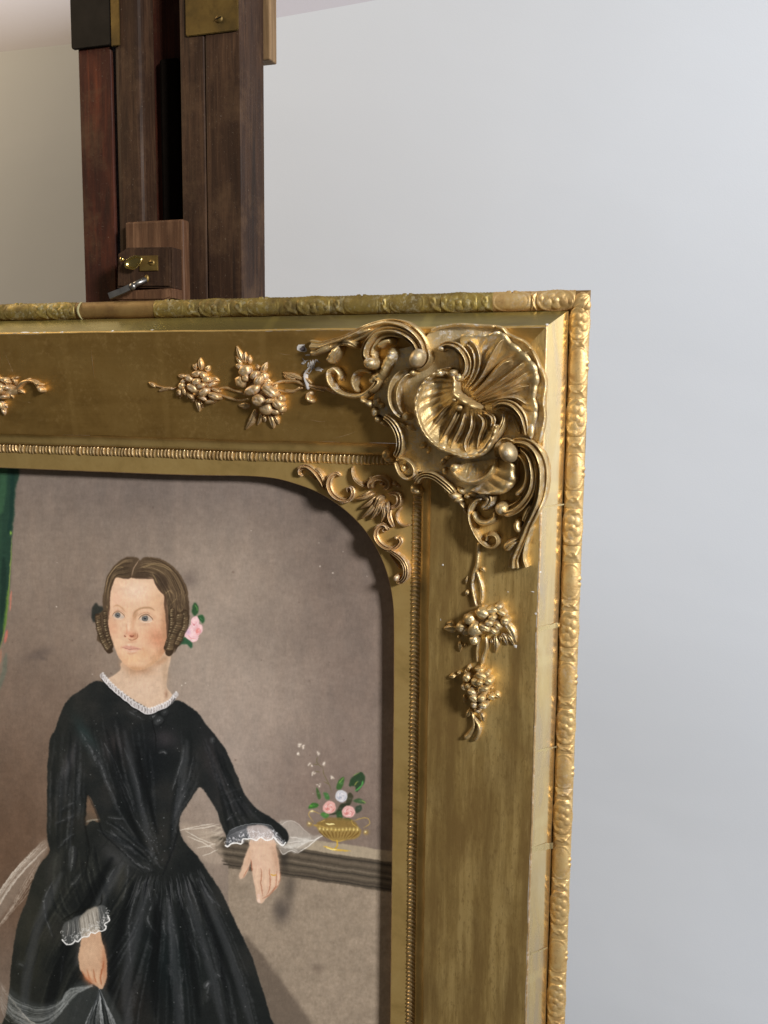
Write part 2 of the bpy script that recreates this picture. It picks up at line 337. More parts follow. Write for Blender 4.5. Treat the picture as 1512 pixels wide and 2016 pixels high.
    for a, b in [((1040, 1155), (1290, 1100)), ((1080, 1160), (1300, 1260)), ((1100, 1200), (1290, 1290)), ((1040, 1150), (1330, 1105)), ((1160, 1280), (1300, 1250)), ((1200, 1340), (1320, 1290))]:
        stroke(d_(a, ((a[0]+b[0])/2, (a[1]+b[1])/2+R.uniform(-15, 15)), b), 1.6, (226, 218, 206), .8, .6)
    poly(s_((300, 300), (220, 380), (120, 500), (20, 620), (-60, 720), (-60, 880), (20, 800), (110, 680), (200, 540), (300, 400)), (182, 170, 158), .4, 3)
    for i in range(26):
        o = R.uniform(-26, 26); a = R.uniform(0, .6)
        P = s_((300-a*80+o*.4, 330+a*90+o), (150-a*50+o*.5, 480+a*60+o), (40+o*.5, 620+o), (-70+o, 780+o))
        stroke(P, R.uniform(.7, 2.4), (214, 204, 192), R.uniform(.25, .8), .6, dry=.6)
    for i in range(14):
        o = R.uniform(0, 60); stroke(s_((250+o, 430+o*.6), (150+o, 600+o*.5), (60+o*.3, 760+o*.4), (-10, 860+o*.4)), R.uniform(.7, 1.6), (205, 192, 178), R.uniform(.2, .6), .6, dry=.6)
    # veil on the parapet
    poly(h_((800, 200), (960, 180), (1100, 250), (1260, 370), (1430, 370), (1310, 450), (1070, 615), (960, 590), (870, 630), (780, 480)), (176, 168, 160), .7, 1.6)
    for _ in range(26): a = R.uniform(0, 1); stroke(h_((820+R.uniform(0, 80), 420+a*160), (1000+R.uniform(0, 60), 400+a*170), (1250, 400+a*60)), R.uniform(1, 4), (206, 202, 196), R.uniform(.1, .4), 1.2, dry=.4)
    for P, w, a in [([(930, 480), (1150, 450), (1300, 430), (1430, 370)], 1.6, .9), ([(1430, 370), (1310, 440), (1200, 540), (1070, 615)], 1.8, .95), ([(1070, 615), (980, 580), (870, 630), (820, 560)], 1.6, .8),
                    ([(830, 230), (950, 185), (1070, 220), (1240, 370)], 1.4, .55), ([(960, 400), (1100, 420), (1230, 430)], 2.4, .5), ([(1050, 560), (1180, 470), (1300, 440)], 3, .4), ([(950, 520), (1080, 600)], 3, .35)]:
        stroke(h_(*P), w, (226, 222, 216), a, .7)
    # neck and bust
    poly(f_((430, 1460), (405, 1560), (340, 1620), (240, 1680), (150, 1760), (500, 2080), (860, 2140), (1100, 1960), (1020, 1800), (1040, 1600), (1060, 1340), (800, 1300)), (212, 184, 160), 1, .8)
    blob(*f_((640, 1560))[0], 26, 10, (168, 126, 96), .85, 10); blob(*f_((560, 1600))[0], 12, 12, (176, 138, 108), .5, 30); blob(*f_((1000, 1600))[0], 7, 32, (176, 148, 122), .6); blob(*f_((700, 1850))[0], 30, 20, (218, 192, 170), .5)
    blob(*f_((930, 1460))[0], 20, 6, (178, 136, 104), .7, -30); blob(*d_((932, 140))[0], 3, 8, (150, 110, 88), .7)
    # hand shadow drawn above; dress
    dress = [(201, 1341), (160, 1359), (128, 1386), (109, 1436), (97, 1462), (94, 1515), (93, 1594), (93, 1650), (97, 1678), (73, 1712), (52, 1773), (33, 1828), (23, 1895), (15, 1986), (8, 2130),
             (560, 2130), (532, 2002), (514, 1939), (495, 1880), (469, 1827), (440, 1764), (413, 1722), (392, 1690), (366, 1661), (354, 1632), (355, 1607), (376, 1573), (395, 1550), (424, 1592), (433, 1618), (445, 1645), (447, 1666), (470, 1655), (540, 1650), (559, 1664), (568, 1650), (560, 1630), (530, 1607), (505, 1592), (477, 1555), (466, 1526), (445, 1478), (408, 1428), (384, 1399), (347, 1378), (300, 1398)]
    poly(dress, (29, 32, 33), 1, .8)
    poly([(172.6, 1565), (184, 1585), (196, 1617), (180, 1616), (167, 1624), (169, 1590)], (120, 96, 78), 1, .8); stroke([(168, 1618), (195, 1613)], 3, (200, 190, 172), .8, .8)
    x0, y0, m = pmask(dress, .8); CLIP[0] = np.zeros((PH, PW)); CLIP[0][y0:y0+m.shape[0], x0:x0+m.shape[1]] = m
    comp(0, 0, ((px < 230)*.6*((230-px)/230).clip(0, 1)+.15*(py > 1600)), (50, 50, 40), .8)
    n = fbm(PH, PW, 70, 4, 77); comp(0, 0, (n*1.8).clip(0, 1), (64, 60, 56), .6); comp(0, 0, (-n*2).clip(0, 1), (14, 18, 20), .7)
    for x, y, rx, ry, c, a, ro in [(225, 1470, 26, 30, (66, 58, 58), .55, 20), (322, 1455, 24, 18, (84, 76, 80), .55, 0), (135, 1505, 10, 46, (86, 84, 88), .6, 20), (170, 1450, 12, 40, (44, 58, 58), .8, -30), (130, 1560, 12, 30, (74, 74, 74), .5, 25), (420, 1500, 18, 60, (52, 48, 50), .6, -15), (290, 1500, 40, 60, (14, 18, 22), .7, 0), (230, 1690, 34, 16, (84, 84, 86), .5, 40), (240, 1660, 30, 10, (90, 90, 92), .45, 30), (238, 1740, 13, 34, (78, 76, 68), .5, 4), (110, 1700, 12, 40, (70, 70, 66), .4, 15), (60, 1850, 30, 90, (52, 52, 42), .5, 5), (270, 1960, 40, 60, (40, 32, 28), .5, 0), (330, 1900, 70, 90, (14, 24, 27), .6, 0), (470, 1590, 24, 14, (52, 50, 52), .4, 30)]:
        blob(x, y, rx, ry, c, a, ro)
    folds = [(d_, [(340, 500), (430, 640), (520, 860)], 2.6, .55), (d_, [(470, 500), (580, 700), (700, 1020)], 2.4, .6), (d_, [(540, 640), (600, 820), (720, 1090), (800, 1200)], 1.4, .6), (d_, [(620, 540), (690, 700), (740, 880)], 2, .45), (d_, [(1065, 520), (1045, 640), (980, 850)], 1.8, .6), (d_, [(1075, 860), (1030, 960), (990, 1060)], 1.7, .55), (d_, [(1140, 600), (1100, 760), (1040, 860)], 2.4, .35),
             (d_, [(300, 420), (380, 560), (420, 680)], 5, .35), (d_, [(140, 1010), (200, 970), (240, 950)], 2, .5), (d_, [(110, 1100), (180, 1070), (240, 1040)], 2.4, .45), (d_, [(130, 1280), (200, 1210), (250, 1180)], 2, .5), (d_, [(240, 1270), (240, 1330), (220, 1440)], 3.4, .45), (d_, [(500, 1050), (560, 1060), (620, 1070)], 2, .5), (d_, [(560, 1090), (640, 1170), (720, 1230)], 5, .4), (d_, [(520, 1150), (600, 1240), (720, 1330)], 4, .4), (d_, [(600, 1290), (700, 1390), (830, 1450)], 5, .45), (d_, [(640, 260), (700, 290), (770, 330)], 2.2, .4), (d_, [(870, 340), (890, 332)], 4, .9), (d_, [(880, 575), (910, 567), (940, 580)], 1.6, .8), (d_, [(690, 262), (712, 258)], 2.2, .6), (d_, [(830, 310), (850, 300)], 3, .6), (d_, [(920, 275), (932, 268)], 3.2, .6),
             (d_, [(1390, 1080), (1410, 1055), (1440, 1045)], 1.6, .7), (d_, [(1340, 890), (1420, 860), (1490, 840)], 2, .25), (d_, [(1380, 960), (1450, 930), (1500, 920)], 2.4, .25), (d_, [(1275, 470), (1280, 490)], 2.4, .9),
             (s_, [(345, 570), (290, 680), (290, 780), (340, 930)], 2.4, .5), (s_, [(520, 530), (490, 580), (460, 600)], 3, .5), (s_, [(475, 350), (470, 430), (455, 510)], 3.6, .4), (s_, [(420, 1020), (400, 1130), (390, 1230)], 1.8, .4), (s_, [(750, 480), (700, 560), (680, 600)], 3, .4), (s_, [(830, 470), (820, 600), (790, 700)], 3, .3), (s_, [(900, 600), (850, 760), (835, 900), (845, 1100)], 3, .5), (s_, [(930, 580), (880, 680)], 3.4, .4),
             (s_, [(960, 620), (975, 740), (960, 830), (1020, 930)], 3, .5), (s_, [(1010, 660), (1040, 780), (1070, 920)], 4, .4), (s_, [(1080, 680), (1120, 850), (1150, 1000)], 4, .35), (s_, [(1130, 640), (1150, 700), (1170, 640)], 3.4, .35), (s_, [(1160, 730), (1200, 880), (1280, 1060)], 3.4, .5), (s_, [(1190, 680), (1260, 900), (1350, 1080)], 3, .35), (s_, [(1240, 610), (1330, 760), (1380, 920), (1420, 1080)], 2.6, .4), (s_, [(1300, 570), (1340, 640), (1380, 720)], 2.2, .5), (s_, [(1270, 560), (1350, 680)], 3, .3), (s_, [(1170, 1130), (1185, 1180), (1180, 1230)], 2.6, .4), (s_, [(1090, 1120), (1100, 1180)], 3, .4), (s_, [(1400, 1170), (1425, 1195)], 2.4, .7), (s_, [(1350, 1230), (1335, 1255)], 3, .7), (s_, [(950, 980), (1000, 1020)], 4, .3),
             (r_, [(0, 660), (60, 900), (120, 1100), (125, 1200)], 2.6, .4), (r_, [(0, 560), (60, 640), (130, 700)], 2, .35), (r_, [(20, 1290), (45, 1270)], 3, .6), (s_, [(120, 1110), (150, 1120)], 4, .3), (s_, [(1160, 1310), (1170, 1400)], 3, .35), (s_, [(1350, 1250), (1340, 1350)], 4, .3)]
    for z, P, w, a in folds:
        stroke([(q[0]+w*1.2, q[1]+w) for q in z(*P)], w*2.4, (8, 10, 12), a*.6, 2.4); stroke(z(*P), w*4, (74, 76, 78), a*.6, 2.6); stroke(z(*P), w, (146, 148, 152), a*.8, 1.1, dry=.8)
    def flow(P0, P1, n, w=(3, 9), a=(.1, .34), light=.5, col=(98, 100, 104)):
        A, B2 = catmull(np.array(P0, float), 8), catmull(np.array(P1, float), 8); m3 = min(len(A), len(B2)); A, B2 = A[:m3], B2[:m3]
        for _ in range(n):
            t = R.rand(); u0 = R.uniform(0, .6); u1 = min(1, u0+R.uniform(.2, .6)); k0, k1 = int(u0*(m3-1)), int(u1*(m3-1))+1; P = (A*(1-t)+B2*t)[k0:k1:3]+R.normal(0, 1.5, 2)
            if len(P) < 3: continue
            li = R.rand() < light; stroke([tuple(q) for q in P], R.uniform(*w)*(.6 if li else 1), col if li else (9, 13, 15), R.uniform(*a), 2.2, dry=.5 if li else 0)
    flow([(300, 1728), (240, 1840), (150, 1960), (110, 2090)], [(325, 1740), (330, 1850), (330, 1980), (330, 2100)], 55)
    flow([(325, 1740), (330, 1850), (330, 1980), (330, 2100)], [(392, 1700), (440, 1800), (500, 1940), (540, 2090)], 75)
    flow([(200, 1640), (110, 1760), (50, 1880), (20, 2060)], [(290, 1720), (230, 1820), (140, 1960), (110, 2090)], 40, light=.4, col=(84, 84, 76))
    flow([(170, 1400), (190, 1500), (230, 1600), (310, 1715)], [(290, 1420), (300, 1500), (310, 1600), (330, 1720)], 45, w=(4, 12), a=(.08, .26))
    flow([(345, 1400), (350, 1480), (340, 1600), (330, 1720)], [(400, 1450), (395, 1530), (352, 1610), (345, 1680)], 32, w=(4, 11), a=(.08, .26))
    flow([(110, 1440), (102, 1520), (100, 1600), (100, 1680)], [(165, 1450), (165, 1540), (160, 1620), (150, 1700)], 36, w=(4, 11), a=(.1, .32))
    flow([(100, 1680), (90, 1740), (100, 1800), (140, 1840)], [(190, 1640), (200, 1700), (210, 1740), (215, 1780)], 60, a=(.1, .3), col=(84, 86, 80))
    flow([(395, 1440), (420, 1520), (440, 1590), (450, 1640)], [(430, 1470), (460, 1540), (500, 1600), (560, 1650)], 70, a=(.1, .3), col=(84, 84, 88))
    flow([(190, 1640), (230, 1660), (270, 1690), (310, 1725)], [(210, 1610), (250, 1640), (290, 1670), (320, 1710)], 40, w=(3, 7), a=(.15, .4))
    for P, w, li in [([(290, 1740), (270, 1830), (250, 1930), (255, 2060)], 20, 1), ([(262, 1740), (230, 1860), (215, 1980)], 18, 0), ([(330, 1760), (340, 1860), (352, 1990), (356, 2090)], 16, 1), ([(312, 1760), (306, 1870), (306, 2000)], 18, 0), ([(362, 1740), (392, 1830), (420, 1930), (450, 2060)], 16, 1), ([(350, 1760), (376, 1880), (392, 2000)], 16, 0), ([(392, 1730), (430, 1820), (470, 1930), (500, 2040)], 14, 1), ([(384, 1740), (425, 1860), (452, 1980)], 13, 0), ([(240, 1700), (190, 1790), (150, 1900)], 20, 1), ([(220, 1690), (160, 1800), (110, 1920), (90, 2040)], 22, 0), ([(120, 1720), (80, 1810), (55, 1910), (45, 2020)], 18, 1), ([(245, 1440), (262, 1520), (280, 1600), (300, 1680)], 12, 1), ([(270, 1470), (290, 1560), (310, 1640)], 12, 0), ([(210, 1440), (236, 1540), (262, 1620), (290, 1680)], 11, 0), ([(368, 1460), (360, 1540), (340, 1620)], 11, 1)]:
        stroke(P, w, (82, 84, 88) if li else (6, 9, 11), .42 if li else .6, 6)
    for i in range(90):   # gathers at the point of the bodice
        x = R.uniform(270, 400); y = 1725+abs(x-325)*-.25+R.uniform(0, 26); L = R.uniform(14, 60); sl = (x-325)*.006
        stroke([(x, y), (x+sl*L*.6, y+L*.5), (x+sl*L*1.3, y+L)], R.uniform(.8, 2.2), (112, 112, 116) if R.rand() < .5 else (12, 14, 18), R.uniform(.15, .5), .8)
    for i in range(170):
        x, y = R.uniform(20, 540), R.uniform(1380, 2060); blob(x, y, R.uniform(.5, 1.1), R.uniform(.5, 1.1), (190, 190, 190), R.uniform(.2, .75))
    for i in range(40):
        x, y = R.normal(305, 16), R.normal(1660, 26); blob(x, y, R.uniform(.6, 1.4), R.uniform(.5, 1.2), (150, 156, 164), R.uniform(.3, .7))
    # edges of the bodice and sleeve against the skirt
    stroke(d_((350, 890), (420, 1040), (470, 1180), (600, 1300), (760, 1460)), 3, (12, 14, 16), .55, 2); stroke(d_((340, 880), (330, 1110), (360, 1300), (330, 1500)), 3, (12, 13, 12), .6, 2.2)
    stroke(d_((1040, 1120), (980, 1300), (900, 1500)), 4, (10, 12, 16), .45, 2); stroke(s_((400, 830), (500, 770), (640, 730), (660, 660)), 3, (14, 15, 13), .7, 1.4)
    stroke(d_((820, 300), (850, 420), (860, 560)), 1.6, (8, 10, 10), .7, .8)
    # held veil
    poly(s_((580, 1220), (490, 1240), (420, 1310), (300, 1370), (150, 1330), (-20, 1200), (-20, 1330), (100, 1470), (240, 1600), (800, 1600), (740, 1380), (690, 1280)), (72, 76, 76), .5, 3)
    for i in range(34):
        t = R.rand(); o = R.uniform(0, 150)
        stroke(s_((600, 1250+R.uniform(-8, 8)), (480-t*40, 1270+o*.4), (380, 1360+o*.6), (240, 1390+o), (90, 1330+o), (-20, 1210+o*.9)), R.uniform(.8, 3), (168, 172, 172), R.uniform(.08, .4), 1, dry=.4)
    for i in range(30):
        x = R.uniform(520, 800); stroke(s_((645, 1275), (645+(x-645)*.22, 1350), (645+(x-645)*.62+R.uniform(-12, 12), 1460), (x, 1600), (x+(x-645)*.4, 1720)), R.uniform(.8, 2.6), (190, 194, 198), R.uniform(.12, .6), .9, dry=.4)
    for x in (560, 600, 690, 720): stroke(s_((645, 1280), ((645+x)/2, 1400), (x, 1600)), 3, (10, 14, 16), .6, 1.4)
    CLIP[0] = None
    for i in range(16): stroke(s_((-10, 1210+i*9), (60, 1300+i*12), (200+i*4, 1500)), R.uniform(.8, 2), (196, 192, 184), R.uniform(.15, .5), .8, dry=.5)
    # right hand of the picture: sleeve, lace, hand
    poly(h_((440, 440), (400, 560), (345, 690), (310, 850), (280, 930), (290, 965), (340, 950), (400, 850), (435, 720), (460, 900), (490, 1050), (510, 1190), (530, 1275), (600, 1290), (650, 1230), (720, 1150), (790, 1090), (830, 1010), (838, 900), (820, 760), (790, 600), (750, 440), (600, 400)), (214, 182, 158), 1, .7)
    blob(*h_((520, 620))[0], 12, 22, (226, 194, 170), .6, 0); blob(*h_((560, 780))[0], 14, 9, (218, 184, 162), .5)
    blob(*h_((780, 700))[0], 7, 30, (184, 146, 122), .7, -8); blob(*h_((350, 880))[0], 5, 10, (226, 190, 162), .5, 20); blob(*h_((400, 700))[0], 5, 18, (200, 160, 134), .5, 15)
    for P, w, a in [([(435, 700), (445, 800), (455, 860)], 2.4, .85), ([(572, 820), (580, 950), (585, 1080), (600, 1200)], 2.0, .75), ([(685, 820), (695, 930), (700, 1060), (650, 1180)], 2.0, .75), ([(785, 860), (785, 960), (775, 1060), (720, 1150)], 1.8, .75), ([(600, 1240), (680, 1180), (760, 1100), (820, 1040)], 3.4, .5), ([(410, 800), (370, 880), (330, 950)], 2, .6), ([(835, 860), (835, 960), (815, 1030)], 2.6, .5)]:
        stroke(h_(*P), w, (164, 104, 78), a, 1)
    for P in ([(520, 820), (520, 950), (535, 1100)], [(630, 840), (635, 960), (640, 1100)], [(735, 860), (740, 980), (725, 1080)], [(815, 900), (815, 980)]): stroke(h_(*P), 4.5, (228, 196, 170), .6, 1.6)
    poly(h_((530, 1170), (568, 1175), (565, 1225), (535, 1220)), (232, 200, 184), .8, .6); poly(h_((530, 1240), (560, 1235), (570, 1285), (535, 1280)), (238, 212, 198), .8, .6)
    stroke(h_((705, 900), (745, 915), (785, 905)), 2.2, (206, 160, 72), 1, .4)
    poly(h_((150, 320), (300, 250), (480, 230), (640, 235), (740, 300), (830, 420), (910, 480), (860, 520), (760, 440), (650, 445), (570, 405), (500, 450), (420, 430), (320, 470), (200, 480), (130, 530), (90, 510)), (140, 142, 152), .42, 1)
    poly(h_((390, 260), (600, 240), (720, 330), (740, 420), (650, 445), (570, 405), (500, 445), (440, 420)), (206, 190, 184), .75, 1.2)
    for i in range(30):
        t = i/29; x1 = 120+t*760; stroke(h_((330+t*380, 250+abs(t-.45)*90), (x1+50-100*t, 380), (x1, 470+30*abs(t-.5)*2)), R.uniform(.7, 1.5), (232, 232, 240), R.uniform(.2, .55), .6)
    e = h_((90, 515), (130, 530), (180, 490), (240, 480), (310, 490), (330, 430), (400, 425), (450, 420), (510, 445), (570, 405), (640, 445), (700, 440), (750, 410), (800, 470), (860, 515), (905, 480))
    stroke(e, 2.4, (255, 255, 255), 1, .45, taper=False)
    for i in range(90):
        t = R.rand(); k = t*(len(e)-1); j = int(k); q = np.array(e[j])*(1-k+j)+np.array(e[min(j+1, len(e)-1)])*(k-j); x, y = q[0]+R.uniform(-3, 3), q[1]-R.uniform(2, 16)
        a = R.uniform(0, 6.28); r = R.uniform(1, 2.6); stroke([(x+r*math.cos(a+u), y+r*math.sin(a+u)) for u in (0, 1.2, 2.4, 3.6)], .9, (244, 244, 250), R.uniform(.5, .95), .4)
    stroke(h_((160, 320), (280, 250), (480, 215), (680, 240), (780, 330)), 1.2, (180, 184, 190), .7, .6)
    # left hand
    poly(l_((575, 800), (545, 950), (518, 1100), (515, 1250), (540, 1420), (600, 1500), (680, 1600), (770, 1660), (930, 1775), (1000, 1720), (1040, 1550), (1048, 1400), (1030, 1150), (960, 930), (910, 680), (700, 700)), (206, 168, 138), 1, .7)
    blob(*l_((720, 1080))[0], 18, 22, (220, 186, 156), .6); blob(*l_((620, 1250))[0], 8, 16, (214, 178, 148), .5); blob(*l_((1000, 1300))[0], 5, 34, (176, 116, 84), .7, -3); blob(*l_((700, 1600))[0], 14, 7, (190, 124, 88), .7, 35)
    for P, w, a in [([(800, 1400), (810, 1550), (840, 1660)], 2.6, .6), ([(960, 1380), (930, 1540), (950, 1700)], 3, .75), ([(680, 1400), (700, 1520), (730, 1600)], 2.4, .5), ([(990, 1240), (970, 1400), (940, 1500)], 2.6, .7), ([(560, 1430), (660, 1580), (780, 1680)], 3, .5)]: stroke(l_(*P), w, (168, 100, 66), a, 1.1)
    for P in ([(740, 1400), (750, 1520), (780, 1600)], [(880, 1420), (860, 1560), (900, 1700)]): stroke(l_(*P), 4.5, (222, 184, 150), .55, 1.6)
    poly(l_((220, 590), (420, 450), (640, 340), (850, 220), (1000, 220), (1060, 380), (1100, 470), (1050, 600), (980, 690), (900, 640), (900, 700), (720, 740), (660, 810), (560, 810), (500, 890), (320, 945), (230, 850)), (120, 122, 122), .55, 1)
    poly(l_((560, 400), (850, 230), (910, 560), (900, 690), (720, 740), (660, 810), (560, 810), (540, 600)), (188, 178, 164), .7, 1.4)
    for i in range(26):
        t = i/25; stroke(l_((300+t*640, 540-t*320), (300+t*690, 680-t*230), (290+t*750, 820-t*260)), R.uniform(.6, 1.5), (226, 222, 216) if i % 3 else (96, 92, 90), R.uniform(.3, .7), .5)
    e = l_((215, 850), (300, 940), (400, 930), (450, 880), (510, 890), (560, 820), (640, 800), (700, 790), (740, 720), (830, 735), (900, 690), (970, 690), (1040, 620), (1010, 560), (1090, 500), (1060, 400))
    stroke(e, 2.2, (252, 252, 252), 1, .45, taper=False)
    for i in range(95):
        k = R.rand()*(len(e)-1); j = int(k); q = np.array(e[j])*(1-k+j)+np.array(e[min(j+1, len(e)-1)])*(k-j); x, y = q[0]+R.uniform(-5, 1), q[1]-R.uniform(0, 19)
        a = R.uniform(0, 6.28); r = R.uniform(1, 2.6); stroke([(x+r*math.cos(a+u), y+r*math.sin(a+u)) for u in (0, 1.2, 2.4, 3.6)], .9, (240, 240, 240), R.uniform(.5, .95), .4)
    # back hair and flowers
    for P in ([(10, 740), (60, 660), (100, 700), (160, 720), (170, 800), (80, 860), (10, 880)], [(0, 850), (60, 800), (90, 900), (30, 930)]): poly(f_(*P), (46, 48, 44), .95, 1.2)
    for P, c in [([(1360, 780), (1390, 660), (1440, 700), (1450, 790), (1400, 850)], (44, 78, 48)), ([(1440, 860), (1500, 830), (1530, 900), (1500, 950)], (42, 84, 50)), ([(1180, 1220), (1250, 1130), (1360, 1200), (1350, 1285), (1280, 1230)], (44, 84, 58)), ([(1190, 1250), (1160, 1180), (1260, 1150)], (52, 70, 52))]: poly(f_(*P), c, .95, 1)
    stroke(f_((1400, 690), (1430, 740), (1430, 780)), 2, (96, 150, 76), .9, .8); stroke(f_((1470, 870), (1500, 910)), 1.6, (90, 140, 90), .7, .7)
    hair = f_((620, 55), (480, 50), (340, 130), (240, 260), (190, 400), (160, 560), (150, 700), (160, 760), (60, 840), (50, 930), (90, 1050), (80, 1160), (140, 1230), (200, 1320), (290, 1330), (300, 1250), (600, 1300), (1000, 1310), (1080, 1365), (1150, 1280), (1240, 1130), (1290, 1000), (1330, 850), (1320, 640), (1290, 460), (1200, 280), (1080, 150), (930, 70), (780, 45), (700, 55), (650, 90))
    poly(hair, (86, 70, 54), 1, .8)
    # face
    face = f_((330, 310), (280, 400), (245, 500), (235, 640), (245, 760), (240, 850), (228, 930), (240, 1060), (280, 1180), (320, 1290), (370, 1400), (440, 1480), (530, 1555), (620, 1580), (720, 1560), (830, 1500), (920, 1420), (990, 1330), (1020, 1200), (1040, 1000), (1030, 800), (1000, 620), (960, 520), (900, 430), (850, 330), (700, 320), (500, 320))
    poly(face, (224, 188, 158), 1, .9)
    x0, y0, m = pmask(face, .9); CLIP[0] = np.zeros((PH, PW)); CLIP[0][y0:y0+m.shape[0], x0:x0+m.shape[1]] = m
    F = lambda x, y, rx, ry, c, a, ro=0: blob(*f_((x, y))[0], rx/6.873, ry/6.873, c, a, ro)
    F(600, 500, 230, 160, (228, 202, 180), .9); F(330, 620, 80, 160, (226, 184, 160), .6); F(900, 650, 130, 160, (206, 166, 132), .6)
    F(880, 1120, 170, 170, (204, 144, 112), .7, 20); F(930, 1190, 100, 110, (188, 126, 96), .5); F(985, 900, 60, 260, (196, 152, 120), .6); F(960, 1330, 90, 60, (176, 126, 94), .6, -40); F(290, 1000, 80, 130, (214, 160, 130), .6); F(1020, 1100, 60, 300, (176, 122, 92), .55)
    F(560, 1430, 150, 80, (226, 186, 146), .7); F(600, 1560, 240, 45, (186, 140, 104), .7, 4); F(850, 1480, 150, 45, (188, 146, 108), .6, -28); F(370, 1400, 60, 120, (210, 164, 130), .5, -25); F(720, 1350, 90, 70, (204, 158, 118), .5)
    F(660, 980, 90, 60, (224, 188, 158), .7); F(420, 950, 60, 60, (226, 192, 164), .6)
    # brows, sockets
    stroke(f_((300, 720), (350, 700), (410, 730), (460, 790)), 3.6, (178, 140, 106), .6, 1.4); stroke(f_((560, 850), (600, 780), (690, 735), (790, 735), (860, 770)), 3.8, (162, 124, 92), .65, 1.4)
    F(590, 840, 30, 70, (172, 130, 98), .75, 20); F(480, 800, 16, 60, (206, 164, 132), .4)
    F(370, 770, 70, 22, (206, 166, 138), .6); F(730, 800, 90, 24, (204, 162, 134), .6); F(850, 860, 30, 30, (200, 156, 126), .5)
    F(370, 880, 70, 26, (206, 168, 146), .5); F(730, 960, 100, 26, (196, 156, 132), .5)
    # eyes
    for pts, iris, r in (([(292, 845), (320, 808), (370, 796), (425, 832), (445, 866), (395, 880), (330, 872)], (355, 832), 34), ([(648, 888), (685, 850), (750, 836), (805, 872), (822, 902), (770, 916), (695, 910)], (724, 872), 39)):
        poly(f_(*pts), (200, 182, 168), 1, .7)
        ix, iy = f_(iris)[0]; R2 = r/6.873
        sv = CLIP[0]; mm = pmask(f_(*pts), .3); c2 = np.zeros((PH, PW)); c2[mm[1]:mm[1]+mm[2].shape[0], mm[0]:mm[0]+mm[2].shape[1]] = mm[2]; CLIP[0] = c2
        poly([(ix+R2*math.cos(a), iy+R2*math.sin(a)) for a in np.linspace(0, 6.28, 12, endpoint=False)], (108, 108, 104), 1, .6)
        stroke([(ix+R2*math.cos(a), iy+R2*math.sin(a)) for a in np.linspace(0, 6.28, 14)], 1.1, (64, 62, 64), .7, .5, taper=False)
        poly([(ix+R2*.42*math.cos(a), iy-.3+R2*.42*math.sin(a)) for a in np.linspace(0, 6.28, 8, endpoint=False)], (26, 26, 34), 1, .4)
        CLIP[0] = sv
        blob(ix+.3, iy-1.6, 1, .9, (250, 250, 250), .95)
    stroke(f_((280, 850), (310, 800), (370, 782), (430, 818), (460, 868)), 1.5, (116, 86, 68), .8, .6); stroke(f_((632, 890), (680, 838), (750, 820), (812, 862), (838, 905)), 1.7, (104, 76, 60), .85, .6)
    stroke(f_((300, 790), (350, 765), (420, 780), (465, 830)), 1.1, (176, 134, 108), .7, .6); stroke(f_((625, 850), (680, 808), (750, 795), (820, 830)), 1.2, (168, 126, 100), .7, .6)
    stroke(f_((300, 872), (370, 893), (440, 880)), 1.3, (234, 208, 188), .8, .6); stroke(f_((660, 912), (740, 932), (830, 915)), 1.5, (236, 212, 194), .85, .6)
    # nose
    F(500, 950, 22, 130, (232, 198, 170), .7, -4); F(560, 960, 24, 130, (202, 156, 126), .6, 8); F(500, 1070, 50, 30, (226, 170, 144), .9); F(545, 1110, 50, 36, (206, 142, 112), .8); F(590, 1110, 30, 50, (186, 128, 98), .8)
    stroke(f_((465, 1100), (480, 1060), (470, 950)), 2, (206, 152, 122), .6, 1.2)
    stroke(f_((445, 1105), (455, 1120), (470, 1118)), 2.6, (150, 92, 72), .8, .8); stroke(f_((520, 1110), (550, 1122), (575, 1112)), 3.2, (140, 78, 60), .85, .8); stroke(f_((500, 1150), (550, 1172), (620, 1140), (625, 1080)), 2, (156, 98, 72), .75, 1)
    F(545, 1195, 60, 14, (188, 138, 110), .6); F(510, 1235, 20, 14, (228, 206, 190), .6); F(500, 1000, 8, 60, (244, 216, 192), .6)
    # mouth
    poly(f_((415, 1265), (470, 1245), (515, 1250), (570, 1255), (675, 1292), (600, 1300), (530, 1298), (470, 1285)), (204, 150, 134), .85, .8); poly(f_((450, 1290), (530, 1300), (640, 1298), (600, 1335), (530, 1345), (480, 1320)), (222, 176, 156), .7, .9)
    stroke(f_((412, 1268), (470, 1285), (520, 1300), (590, 1290), (678, 1292)), 1.4, (158, 104, 92), .85, .6); stroke(f_((480, 1345), (540, 1358), (610, 1340)), 3, (196, 148, 118), .6, 1.2); F(560, 1325, 40, 8, (240, 206, 188), .6)
    F(700, 1290, 20, 20, (196, 142, 110), .5); F(405, 1270, 16, 20, (196, 142, 116), .5)
    CLIP[0] = None
    # hair strands
    fr = f_((330, 312), (420, 318), (500, 322), (540, 300), (560, 318), (700, 326), (840, 335))
    stroke(fr, 5, (74, 58, 44), .9, 1.2); stroke(f_((540, 310), (570, 200), (640, 90)), 2, (206, 176, 148), .6, .9)
    stroke(f_((330, 312), (280, 400), (245, 520), (238, 680), (240, 830)), 4, (74, 58, 44), .9, 1.2); stroke(f_((840, 330), (880, 420), (950, 510), (1000, 560), (1000, 700), (1020, 850), (1030, 1000), (1040, 1200), (990, 1320)), 5, (70, 52, 40), .9, 1.3)
